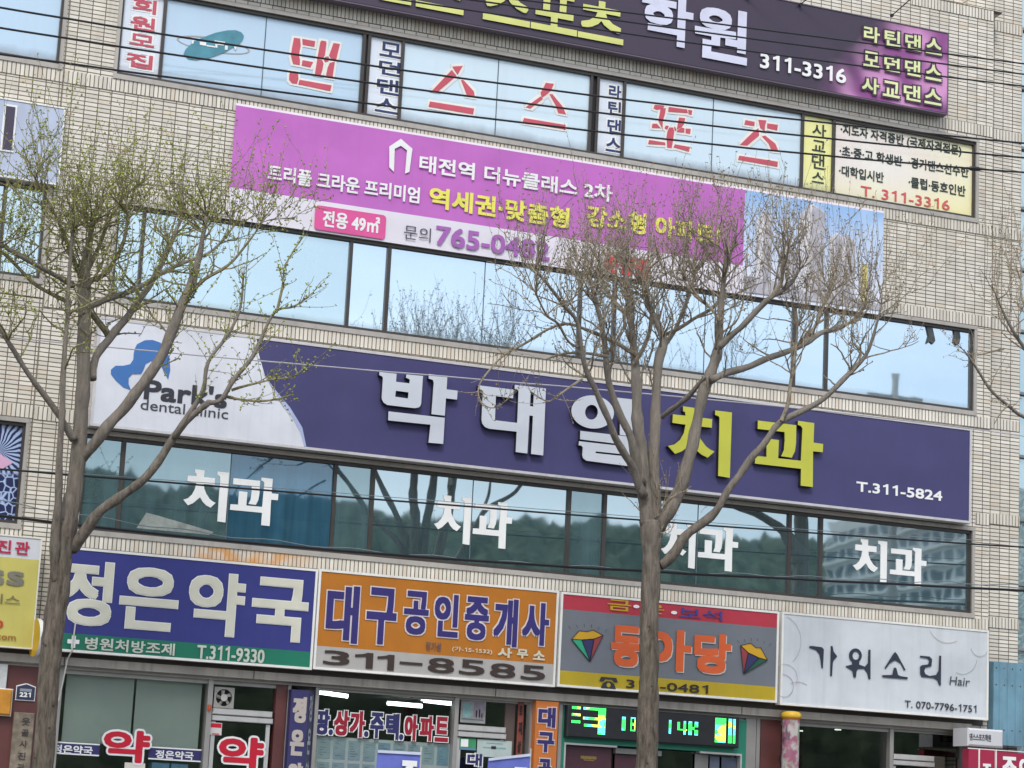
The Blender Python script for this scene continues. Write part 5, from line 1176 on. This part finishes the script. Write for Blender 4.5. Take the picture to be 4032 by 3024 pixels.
# jeweller
JG = plain('jeweller_green', (.022, .22, .145), .4, .12, 2., .4, 0, .12)
j = front([(17.58, 17.77), (17.78, 17.845)], [(14.345, 17.58, 2.82, 2.86)], [(14.40, 17.50, .3, 2.27, CLEARD)])
g = MB()
g.box(14.345, 17.58, .02, .2, 2.285, 2.82); g.box(14.345, 14.40, .02, .2, 0, 2.285); g.box(17.50, 17.58, .02, .2, 0, 2.285)
g.build('green_surround', JG, j)
g = MB(); g.box(14.40, 15.30, -.0, .15, 2.255, 2.284); g.box(16.75, 17.50, -.0, .15, 2.255, 2.284); g.box(14.40, 14.425, .0, .15, 0, 2.255); g.box(17.475, 17.5, .0, .15, 0, 2.255)
g.build('steel_trim', STEEL, j)
inn = MB()
inn.box(14.44, 15.25, .10, .12, .3, 2.25, 0); inn.box(15.32, 16.05, .11, .13, .3, 2.16, 0); inn.box(16.72, 16.95, .10, .13, .3, 2.24, 1); inn.box(16.99, 17.16, .12, .13, .5, 2.22, 2); inn.box(17.20, 17.46, .12, .13, .5, 2.22, 3); inn.box(15.30, 16.1, .05, .16, 2.17, 2.25, 1)
inn.build('display_panel', [plain('plum_panel', (.075, .028, .040), .4, .2, 3.), plain('panel_grey', (.20, .20, .19), .5, .2, 3.), plain('panel_slate', (.12, .14, .19), .4, .2, 3.), plain('panel_blue', (.08, .10, .15), .4, .3, 4.)], j)
k = MB()
q0 = K(14.63, .1)
k.box(q0 + .05, q0 + .32, .092, .098, 2.055, 2.10); k.box(q0 + .10, q0 + .28, .092, .098, 2.03, 2.045)
k.build('gilt_print', plain('gilt', (.28, .19, .06), .45, .5, 60.), j)
led = thing('led_board', 'black LED board with green and cyan lit characters over the jeweller door', 'led sign', (15.9, -.05, 2.36))
x0, x1, z0, z1_ = K(14.435, -.12), K(17.44, -.12), KZ(2.375, -.12), KZ(2.862, -.12)
MB().rbox(x0, x1, -.12, .015, z0, z1_, .015).build('housing', plain('led_black', (.022, .022, .026), .35, .2, 6.), led)
def dots(name, rects, cells, colf):
    """square diodes on a 22 mm pitch inside the lit strokes"""
    mb = MB(); p = .0215
    nxx = int((x1 - x0) / p); nzz = int((z1_ - z0) / p)
    for i in range(nxx):
        for jz in range(nzz):
            cx, cz = x0 + (i + .5) * p, z0 + (jz + .5) * p
            for (a, b, c, d) in rects:
                if a <= cx <= b and c <= cz <= d:
                    mb.quad(cx - .0085, cx + .0085, cz - .0085, cz + .0085, -.1212, colf(cx, cz)); break
    return mb
def lr(a, b, c, d): return (K(a, -.12), K(b, -.12), KZ(c, -.12), KZ(d, -.12))
rects = [lr(14.49, 14.64, 2.80, 2.845), lr(14.49, 14.64, 2.69, 2.735), lr(14.49, 14.64, 2.585, 2.63),
         lr(14.69, 15.08, 2.80, 2.84), lr(14.69, 15.07, 2.655, 2.70), lr(14.71, 15.06, 2.545, 2.585), lr(14.95, 15.08, 2.43, 2.84),
         lr(15.36, 15.43, 2.525, 2.735), lr(15.52, 15.545, 2.525, 2.735), lr(15.57, 15.60, 2.525, 2.735), lr(15.52, 15.60, 2.71, 2.735), lr(15.52, 15.60, 2.62, 2.645), lr(15.52, 15.60, 2.525, 2.55),
         lr(16.18, 16.235, 2.525, 2.74), lr(16.33, 16.38, 2.60, 2.72), lr(16.33, 16.51, 2.59, 2.62), lr(16.44, 16.49, 2.525, 2.735),
         lr(16.535, 16.59, 2.525, 2.735), lr(16.59, 16.64, 2.61, 2.65), lr(16.64, 16.71, 2.655, 2.735), lr(16.64, 16.71, 2.525, 2.61),
         lr(17.005, 17.20, 2.43, 2.82), lr(17.25, 17.30, 2.43, 2.83), lr(17.33, 17.375, 2.43, 2.83)]
cg = lambda cx, cz: 0 if mnoise.noise(Vector((cx * 4, cz * 7, 2))) > .05 else (1 if mnoise.noise(Vector((cx * 5, cz * 9, 7))) > -.05 else 2)
dots('lit', rects, None, cg).build('lit_diodes', [plain('led_green', (.05, .95, .12), .4, 0, 1, .2, 0, 0, 1.6), plain('led_cyan', (.12, .80, .85), .4, 0, 1, .2, 0, 0, 1.4), plain('led_amber', (.75, .85, .10), .4, 0, 1, .2, 0, 0, 1.4)], led)

# hair salon
p4 = front([(20.265, 20.335), (21.68, 21.75)], [(18.215, 20.265, 2.80, 2.86), (20.335, 21.68, 2.82, 2.86), (18.215, 20.265, 0, .3)],
           [(18.215, 20.265, .3, 2.80, CLEARD), (20.335, 21.68, 2.46, 2.82, CLEARD)])
door(20.345, 21.12, CLEARD)
MB().box(21.13, 21.36, .11, .19, 0, 2.46).build('door_jamb', plain('jamb_dark', (.06, .055, .045), .5), BLD)
st = MB(); st.box(19.2, 19.75, 2.2, 2.3, .9, 2.3, 0); st.box(18.7, 19.05, 2.5, 2.6, .9, 2.2, 1); st.box(18.4, 20.9, 5.9, 6.1, .3, 2.2, 2)
st.build('salon_mirror', [plain('mirror_blue', (.07, .10, .14), .3, .3, 3.), plain('mirror_olive', (.13, .14, .09), .5), plain('salon_shelf', (.14, .15, .11), .6, .3, 2.)], BLD)
for xa, zz, yy, lab in ((18.555, 2.705, 1.5, 'small dim lit downlight just right of the striped barber pole'), (19.246, 2.767, .7, 'larger lit downlight in the middle of the salon window')):
    o = MB().tube([(K(xa, yy), yy, KZ(zz, yy) + .02), (K(xa, yy), yy, KZ(zz, yy))], .055 if yy < 1 else .04, 14).build('downlight', plain('lit_downlight', (1, .97, .9), .4, 0, 1, .2, 0, 0, 3.5), None, (K(xa, yy), yy, KZ(zz, yy)))
    tag(o, lab, 'lamp', 'downlights in the hair salon')
bp_ = thing('barber_pole', 'round upright salon lamp with yellow cap and pink and green printed sleeve', 'barber pole', (18.20, -.22, 1.2))
bx_, by_ = K(18.375, -.25), -.25
def sleeve():
    m, t, b = nodes('sleeve_print')
    n1, n2 = noise(t, 4.0, 3), noise(t, 5.0, 4, stretch=(1.4, 1, .6))
    c = mixc(t, mrange(t, n1, .42, .52, 0, 1), (.48, .44, .42), (.33, .12, .18))
    c = mixc(t, mrange(t, n2, .55, .62, 0, .9), c, (.24, .32, .20)); c = mixc(t, mrange(t, n2, .40, .36, 0, .9), c, (.10, .075, .10))
    t.links.new(c, b.inputs['Base Color']); b.inputs['Roughness'].default_value = .2; return m
MB().tube([(bx_, by_, 1.2), (bx_, by_, KZ(2.905, -.25))], .140, 20).build('sleeve', sleeve(), bp_, smooth=False)
cap = [(.160, 2.905), (.163, 2.94), (.158, 2.98), (.13, 3.005), (.07, 3.018), (.01, 3.02)]
MB().tube([(bx_, by_, KZ(z, -.25)) for r, z in cap], [r for r, z in cap], 20).build('cap', plain('cap_yellow', (.68, .42, .03), .3), bp_, smooth=True)
MB().tube([(bx_, by_, KZ(2.885, -.25)), (bx_, by_, KZ(2.91, -.25))], .150, 20).build('collar', plain('collar_orange', (.46, .14, .02), .4), bp_)
MB().box(bx_ - .04, bx_ + .04, by_ + .13, .03, 2.2, 2.3).box(bx_ - .04, bx_ + .04, by_ + .13, .03, 1.4, 1.5).build('bracket', BRONZE, bp_)

# right edge: light box, red sign, blue sheet
s = thing('projecting_light_box', 'small white rounded light box with tiny dark letters above the crimson sign', 'sign', (21.7, -.3, 2.62))
MB().rbox(21.35, 22.035, -.60, -.15, 2.63, 2.925, .03).build('box', plain('lightbox_white', (.58, .58, .60), .35, .05), s)
letters('wsmall', 'lettering', plain('letter_ink3', (.06, .06, .075), .45), -.604, .02, s)
MB().box(21.5, 21.9, -.15, .05, 2.72, 2.82).build('bracket', BRONZE, s)
s = thing('red_sign', 'crimson upright sign with white letters, below the small white light box', 'sign', (22.0, -.4, 1.0))
MB().box(21.36, 21.87, -.60, -.42, 1.0, 2.585).build('panel', vinyl('sign_crimson', (.36, .022, .065), .06), s)
MB().box(21.35, 23.6, -.60, -.58, 2.586, 2.60).box(21.545, 21.57, -.612, -.601, 1.0, 2.585).box(21.862, 21.885, -.63, -.601, 1.0, 2.60).build('frame', WHITEFR, s)
MB().box(21.886, 23.6, -.595, -.42, 1.0, 2.57).build('panel', vinyl('sign_crimson2', (.36, .022, .07), .06), s)
k = MB(); put_text(k, '조', 22.00, 22.30, 2.18, 2.50, -.603, .014); put_text(k, '이', 22.34, 22.62, 2.18, 2.50, -.603, .014)
put_text(k, '조', 21.62, 21.80, 2.12, 2.36, -.606, .012); k.build('lettering', WHITE, s)
s = thing('blue_sheet_sign', 'blank sky-blue ribbed metal sheet hung beside the hair salon sign', 'panel', (22.5, -.1, 2.9))
b = MB(); xs = []; x = 22.10; i = 0
prof = []
while x < 24.2:
    prof += [(x, -.20), (x + .10, -.20), (x + .115, -.225), (x + .135, -.225), (x + .15, -.20)]; x += .16
v = [];
for (px, py) in prof: v += [(px, py, 2.70), (px, py, 4.085)]
b.add(v, [(2 * i, 2 * i + 2, 2 * i + 3, 2 * i + 1) for i in range(len(prof) - 1)])
b.box(22.10, 24.2, -.19, -.05, 2.70, 4.08)
b.build('sheet', plain('sheet_blue', (.16, .31, .40), .45, .2, 2., .4, .0, .25), s)
rv = MB()
for zz in (2.95, 3.70, 3.98):
    for i in range(8): rv.disc((22.15 + i * .16, zz), .014, -.203, 8)
rv.build('rivet', BRONZE, s)

# left edge items
s = thing('round_sign', 'thin round yellow disc sign seen nearly edge-on beside the left trunk', 'sign', (6.02, -.15, 2.95))
rc = MB(); cx, cz = K(6.115, -.3), KZ(3.27, -.3)
n = 28; v = []
ax = Vector((.34, -.94, 0)).normalized(); sdv = Vector((.94, .34, 0)) .normalized()
T_ = Vector((.994, .11, 0))                                 # disc normal points along the pavement
U_ = Vector((-.11, .994, 0))
for q in (-.03, .03):
    for i in range(n):
        a = 2 * math.pi * i / n
        p = Vector((cx, -.32, cz)) + U_ * (.27 * math.cos(a)) + Vector((0, 0, .27 * math.sin(a))) + T_ * q
        v.append(p)
f_ = [tuple(range(n - 1, -1, -1)), tuple(range(n, 2 * n))]
m_ = [0, 0]
mb = MB(); mb.add(v, f_, 0); mb.add(v, [(i, (i + 1) % n, n + (i + 1) % n, n + i) for i in range(n)], 1)
mb.build('disc', [plain('disc_amber', (.58, .36, .02), .4, .2, 6.), WHITEFR], s)
MB().tube([(cx, -.05, cz + .05), (cx, .0, cz + .05)], .02, 8).build('bracket', BRONZE, s)
s = thing('house_number_plate', 'navy house number plate 221 with a white gabled border on the maroon pier', 'sign', (6.03, 0, 2.38))
pl = [(5.912, 2.385), (6.165, 2.385), (6.165, 2.565), (6.04, 2.605), (5.912, 2.565)]
a = MB(); put_outline(a, [pl], .010, .02, 0, .012); a.build('border', WHITE, s)
a = MB(); put_outline(a, [pl], .0, .012); a.build('plate', plain('plate_navy', (.035, .042, .085), .4), s)
letters('plate', 'lettering', WHITE, -.010, .05, s)
MB().box(5.95, 6.12, -.012, -.008, 2.50, 2.54).build('street_line', plain('plate_grey', (.26, .29, .34), .5), s)
s = thing('wooden_sign', 'weathered wooden board with brush lettering leaning on the maroon pier behind the left trunk', 'sign', (6.05, 0, 1.0))
v = MB(); v.rbox(5.90, 6.19, -.035, .028, 1.0, 2.205, .012)
v.build('board', plain('weathered_wood', (.24, .20, .15), .8, .5, 7.), s)
letters('wood', 'lettering', plain('letter_charred', (.05, .045, .04), .6), -.040, .02, s)
s = MB().rbox(4.9, 5.838, -.09, .02, 2.15, 2.51, .02).build('orange_sign', plain('orange_plate', (.56, .25, .03), .4, .25, 5.), None, (5.4, 0, 2.15))
tag(s, 'small orange plate sign cut by the left edge of the view', 'sign')
MB().rbox(4.888, 5.850, -.07, .025, 2.138, 2.522, .02).build('border', WHITEFR, s)
s = MB().box(5.0, 5.745, -.05, .02, 2.49, 2.86).build('paper_sign', plain('paper_sheet', (.52, .55, .56), .6, .2, 9.), None, (5.4, 0, 2.49))
tag(s, 'pale paper sheet with grey scribble above the orange plate', 'poster')
pp = MB(); pp.tube([(6.36, -.05, 4.95), (6.35, -.05, 4.75), (6.42, -.06, 4.4), (6.34, -.06, 3.9), (6.32, -.06, 3.2)], .03, 8)
tag(pp.build('drain_pipe', plain('pipe_white', (.62, .62, .58), .5), None, (6.35, -.05, 3.2)), 'white bent drain pipe on the wall beside the left trunk', 'pipe')
pp = MB(); pp.tube([(6.60, -.3, 3.5), (6.58, -.31, 3.10), (6.55, -.2, 2.98), (6.52, -.12, 2.6), (6.50, -.08, 2.4)], .011, 6)
tag(pp.build('hanging_cable', plain('cable_white', (.55, .54, .5), .5), None, (6.55, -.2, 2.4)), 'thin white cable hanging under the left end of the pharmacy sign', 'cable')
for i, (xa, xb, za, zb, zc, lab) in enumerate(((11.348, 12.033, 1.985, 1.99, 1.1, 'blue street banner with white top hem in front of the realtor notice board'), (13.14, 13.83, 1.965, 2.075, 1.1, 'tilted blue street banner in front of the realtor door'))):
    y = -.9
    r = thing('street_banner', lab, 'banner', (K((xa + xb) / 2, y), y, 0), 'blue street banners')
    X0, X1, ZA, ZB = K(xa, y), K(xb, y), KZ(za, y), KZ(zb, y)
    fb = MB(); nx, nz = 14, 12; v, f = [], []
    for jj in range(nz + 1):
        for ii in range(nx + 1):
            u, q = ii / nx, jj / nz
            v.append((X0 + (X1 - X0) * u, y + .02 * math.sin(u * 9 + q * 3) * q, (ZA + (ZB - ZA) * u) * (1 - q) + zc * q))
    for jj in range(nz):
        for ii in range(nx):
            a = jj * (nx + 1) + ii; f.append((a, a + nx + 1, a + nx + 2, a + 1))
    fb.add(v, f); fb.build('cloth', plain('flag_blue', (.125, .155, .50), .6, .12, 5.), r, smooth=True)
    hm = MB(); hm.add([(X0, y - .024, ZA - .035), (X1, y - .024, ZB - .035), (X1, y - .024, ZB + .005), (X0, y - .024, ZA + .005)], [(0, 1, 2, 3)]); hm.build('hem', plain('flag_hem', (.55, .60, .72), .6), r)
    k = MB(); w0 = X1 - X0
    put_text(k, '중', X0 + w0 * (.55 if i == 0 else .6), X1 - .03, ZA - .66, ZA - (.12 if i == 0 else .10), y - .028, .022); k.build('lettering', WHITE, r)
    MB().tube([(X1 + .02, y + .03, 0), (X1 + .02, y + .03, ZB + .08)], .012, 8).build('pole', STEEL, r)

# neighbouring glass building beyond the strip
nb = thing('neighbour_building', 'pale blue-green glass building at the right edge beyond the tiled strip', 'building', (26, 3, 0))
MB().box(23.05, 34, 1.3, 8, 0, 26).build('wall', mirror_mat('neighbour_glass', (.75, .9, .95), (.20, .30, .32), .45, .02, .9), nb)
m_ = MB()
for z in np.arange(1.0, 26, 1.15): m_.box(23.04, 34, 1.22, 1.2995, float(z), float(z) + .05)
m_.box(23.02, 23.10, 1.20, 1.2995, 0, 26); m_.box(24.3, 24.36, 1.21, 1.2995, 0, 26)
m_.build('mullion', plain('neighbour_frame', (.20, .23, .24), .4), nb)

# ---------------------------------------------------------------- spotlights of the top sign
for i, (xa, za, lab) in enumerate(((17.05, 14.86, 'thin black spotlight arm nearest the white letters of the dark plum sign'), (18.05, 14.92, 'middle thin black spotlight arm on the top of the dark plum sign'), (19.85, 15.06, 'rightmost thin black spotlight arm on the top of the dark plum sign'))):
    s = thing('sign_spotlight', lab, 'spotlight', (xa, -.25, za), 'spotlight arms over the top sign')
    MB().tube([(xa, -.27, za), (xa + .22, -.75, za + .30), (xa + .42, -1.2, za + .52)], .011, 6).build('arm', BLACK, s)
    MB().tube([(xa + .40, -1.17, za + .50), (xa + .44, -1.25, za + .46)], [.05, .10], 12).build('head', BLACK, s)
    MB().tube([(xa, -.262, za), (xa, -.30, za)], .03, 10).build('base', BLACK, s)

DIM = 1.0
# ---------------------------------------------------------------- overhead cables
CB = plain('cable_black', (.012, .013, .016), .5); CG = plain('cable_grey', (.42, .41, .44), .4); CT = plain('cable_teal', (.16, .20, .21), .4)
WL = {'wa': 'uppermost of the three black cables crossing the top-floor window letters', 'wb': 'middle of the three black cables crossing the top-floor window letters', 'wc': 'lowest of the three black cables crossing the top-floor window letters',
      'wd': 'uppermost of the three cables crossing the dark plum sign', 'we': 'middle of the three cables crossing the dark plum sign', 'wf': 'lowest of the three cables crossing the dark plum sign',
      'va': 'black cable across the upper part of the second-floor windows', 'vb': 'thin greenish cable close above the black one over the second-floor windows',
      'vc': 'thick black cable along the sills of the second-floor windows', 'vd': 'thin grey cable twined around the thick one at the second-floor sills', 'gw': 'single pale grey cable across the navy dental sign'}
def smooth_line(P, n=90):
    """gentle even curve through the measured heights"""
    P = sorted(P); xs = np.array([p[0] for p in P]); zs = np.array([p[2] for p in P])
    c = np.polyfit(xs - xs.mean(), zs, 3)
    X = np.linspace(xs[0] - 3, xs[-1] + 3, n)
    return [(float(x), P[0][1], float(np.polyval(c, x - xs.mean()))) for x in X]
for k, (r, P) in WIRES.items():
    L = smooth_line(P)
    tw = .02 if k == 'vd' else 0
    L = [(x, y + tw * math.cos(x * 5), z + tw * math.sin(x * 5) + .006 * mnoise.noise(Vector((x * .9, r * 100, 1)))) for x, y, z in L]
    mb = MB().tube(L, r, 6)
    if k == 'wc':                                              # splice sleeve
        q = [p for p in L if 19.9 < p[0] < 20.6][:3]
        if len(q) >= 2: mb.tube([q[0], [(q[0][i] * .8 + q[1][i] * .2) for i in range(3)], [(q[0][i] * .3 + q[1][i] * .7) for i in range(3)], q[1]], [.014, .038, .038, .014], 8)
    o = mb.build('overhead_cable', CG if k == 'gw' else (CT if k in ('vb', 'vd') else CB), None, L[0])
    tag(o, WL[k], 'cable', 'overhead cables')


# ---------------------------------------------------------------- street trees (cut-back ginkgos in early spring)
TR = random.Random(5)
def crook(p, d, length, r0, r1, n, up=.0, wig=.18):
    """a wavering shoot; returns its points and radii"""
    P, R, d = [Vector(p)], [r0], Vector(d).normalized()
    for i in range(n):
        d = (d + Vector((TR.gauss(0, wig), TR.gauss(0, wig), TR.gauss(0, wig * .7) + up))).normalized()
        P.append(P[-1] + d * (length / n)); R.append(r0 + (r1 - r0) * (i + 1) / n)
    return P, R, d
def refine(P, n=3):
    """Catmull-Rom through traced points"""
    out = []
    for i in range(len(P) - 1):
        p0, p1, p2, p3 = P[max(i - 1, 0)], P[i], P[i + 1], P[min(i + 2, len(P) - 1)]
        for k in range(n):
            t = k / n
            q = [0.5 * (2 * p1[a] + (p2[a] - p0[a]) * t + (2 * p0[a] - 5 * p1[a] + 4 * p2[a] - p3[a]) * t * t + (3 * p1[a] - p0[a] - 3 * p2[a] + p3[a]) * t ** 3) for a in range(4)]
            q[3] = max(q[3], .003); out.append(tuple(q))
    out.append(P[-1]); return out

def ginkgo(key, label, bark, twigm, budm, dens, whip, bud_rate, zmin, flat=0., bs=1.):
    limbs = LIMBS[key]
    T = limbs[0][1]
    base = (T[0][0], T[0][1], 0)
    root = thing('ginkgo_tree', label, 'tree', base, 'ginkgo trees along the pavement')
    trunk, crown, buds = MB(), MB(), MB()
    first = True
    tips = []
    def bud(p, s):
        a, b, c = Vector((TR.gauss(0, 1), TR.gauss(0, 1), TR.gauss(0, 1))).normalized() * s, None, None
        b = a.orthogonal().normalized() * s * .55; c = a.cross(b).normalized() * s * .55
        buds.add([p + a, p + b, p - b, p + c, p - c, p - a * .4], [(0, 1, 3), (0, 3, 2), (0, 2, 4), (0, 4, 1), (5, 3, 1), (5, 2, 3), (5, 4, 2), (5, 1, 4)], 0 if TR.random() < .7 else 1)
    def dress(P, R, rate):
        """short spurs and buds along a shoot"""
        for i in range(1, len(P)):
            if TR.random() < rate:
                d = Vector((TR.gauss(0, 1), TR.gauss(0, 1), TR.gauss(.3, .7))).normalized()
                q = P[i] + d * (.015 + .03 * TR.random())
                crown.tube([P[i], q], [.0045, .0035], 3, cap=False)
                if TR.random() < bud_rate: bud(q, (.012 + .012 * TR.random()) * bs)
    def whipshoot(p, d, L, r):
        n = max(4, int(L / .09))
        P, R, dd = crook(p, d, L, r, .0022, n, .10, .085)
        crown.tube(P, R, 3, cap=False)
        dress(P, R, .55)
        if L > .5:
            for _ in range(TR.randint(0, 2)):
                i = TR.randint(1, n - 1)
                P2, R2, _d = crook(P[i], dd + Vector((TR.gauss(0, .6), TR.gauss(0, .6), .1)), L * (.25 + .3 * TR.random()), R[i] * .8, .002, max(3, n // 2), .10, .09)
                crown.tube(P2, R2, 3, cap=False); dress(P2, R2, .5)
    def side(p, d, L, r, level):
        n = max(5, int(L / .10))
        P, R, dd = crook(p, d, L, r, max(.005, r * .45), n, .085 - .05 * flat, .21)
        crown.tube(P, R, 4 if r > .012 else 3, cap=False)
        dress(P, R, .35 + .4 * flat)
        for i in range(2, n + 1):
            if TR.random() < .42 * whip * (1 if flat < .5 else .62):
                u = Vector((TR.gauss(0, .38 + flat * .5), TR.gauss(0, .38 + flat * .5), 1.0))
                L2 = (.15 + .75 * TR.random() ** 1.8) * (1.25 if P[i].z > zmin + 1.2 else .8)
                whipshoot(P[i], u + dd * .35, L2, min(R[i] * .8, .0058))
            if level < 2 and TR.random() < .26:
                side(P[i], dd + Vector((TR.gauss(0, .8), TR.gauss(0, .8), TR.gauss(.1, .5))), L * (.35 + .35 * TR.random()), R[i] * .72, level + 1)
    for fl, Q in limbs:
        Q = [tuple(q) for q in Q]
        if fl == 'T' and first: Q = [(Q[0][0] + .02, Q[0][1], -.05, Q[0][3] * 1.35)] + Q
        F_ = refine(Q, 5 if fl == 'T' else 4)
        P = [Vector(q[:3]) for q in F_]; R = [q[3] for q in F_]
        big = R[0] > .035
        if not (fl == 'T' and first):
            # slight bends and knuckles of a cut-back limb
            P = [p + Vector((mnoise.noise(p * 2.3), mnoise.noise(p * 2.3 + Vector((9, 0, 0))), mnoise.noise(p * 2.3 + Vector((0, 9, 0))))) * min(.035, R[i] * .6) * (1 if i else 0) for i, p in enumerate(P)]
            R = [r * (1 + .22 * mnoise.noise(p * 6.0)) for p, r in zip(P, R)]
        (trunk if big else crown).tube(P, R, 14 if R[0] > .08 else (9 if big else 6), 0, True, .16 if big else .10)
        first = False
        if fl == 'T' and key != 'F':
            for _ in range(int(4 * dens)):                      # water shoots on the upper stem
                i = TR.randint(int(len(P) * .8), len(P) - 1)
                side(P[i], Vector((TR.gauss(0, 1), TR.gauss(0, 1), .7)), .3 + .5 * TR.random(), .010, 1)
            i = len(P) - 1
        n = len(P); L = sum((P[i + 1] - P[i]).length for i in range(n - 1))
        if fl == 's' or (fl == 'T' and key != 'F'):
            k = int(dens * max(4, L * 5.0))
            for _ in range(k):
                u = .40 - .2 * flat + (.60 + .2 * flat) * TR.random() ** .8
                i = min(n - 1, int(u * n))
                if P[i].z < zmin: continue
                t = (P[min(i + 1, n - 1)] - P[max(i - 1, 0)]).normalized()
                side(P[i], t * .6 + Vector((TR.gauss(0, .75 + flat * .3), TR.gauss(0, .75), .25 - .15 * flat)), (.25 + .75 * TR.random()), min(R[i] * .55, .016), 0)
            for _ in range(int(7 * dens)):                     # the tuft at the cut end
                side(P[-1], Vector((TR.gauss(0, .7), TR.gauss(0, .7), .7)), .25 + .6 * TR.random(), min(R[-1] * .8, .012), 1)
            for _ in range(int(13 * whip * dens)):
                i = TR.randint(int(n * .55), n - 1)
                if P[i].z < zmin + .3: continue
                whipshoot(P[i], Vector((TR.gauss(0, .16), TR.gauss(0, .16), 1)), .35 + 1.15 * TR.random() ** 1.3, .0056)
        elif fl == 'd':
            dress(P, R, .8)
            for _ in range(int(L * (7 + 9 * flat))):
                i = TR.randint(int(n * .25), n - 1)
                P2, R2, _d = crook(P[i], (P[min(i + 1, n - 1)] - P[max(i - 1, 0)]).normalized() + Vector((TR.gauss(0, .8), TR.gauss(0, .8), TR.gauss(.2, .6))), .15 + .45 * TR.random(), min(.006, R[i] * .7), .0022, 6, .06, .14)
                crown.tube(P2, R2, 3, cap=False); dress(P2, R2, .75)
    trunk.build('trunk', bark, root, smooth=True)
    crown.build('crown', twigm, root)
    if buds.v: buds.build('buds', budm, root)
    return len(crown.f), len(buds.f)
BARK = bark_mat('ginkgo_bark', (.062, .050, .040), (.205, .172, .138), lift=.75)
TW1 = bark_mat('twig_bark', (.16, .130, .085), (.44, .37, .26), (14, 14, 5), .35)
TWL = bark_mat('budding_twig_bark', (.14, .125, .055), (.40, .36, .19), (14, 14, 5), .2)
BUDG = [plain('bud_green', (.30, .36, .035), .6, .3, 9.), plain('bud_olive', (.20, .22, .04), .6, .3, 9.)]
BUDB = [plain('bud_tan', (.27, .20, .09), .6, .3, 9.), plain('bud_moss', (.17, .16, .05), .6, .3, 9.)]
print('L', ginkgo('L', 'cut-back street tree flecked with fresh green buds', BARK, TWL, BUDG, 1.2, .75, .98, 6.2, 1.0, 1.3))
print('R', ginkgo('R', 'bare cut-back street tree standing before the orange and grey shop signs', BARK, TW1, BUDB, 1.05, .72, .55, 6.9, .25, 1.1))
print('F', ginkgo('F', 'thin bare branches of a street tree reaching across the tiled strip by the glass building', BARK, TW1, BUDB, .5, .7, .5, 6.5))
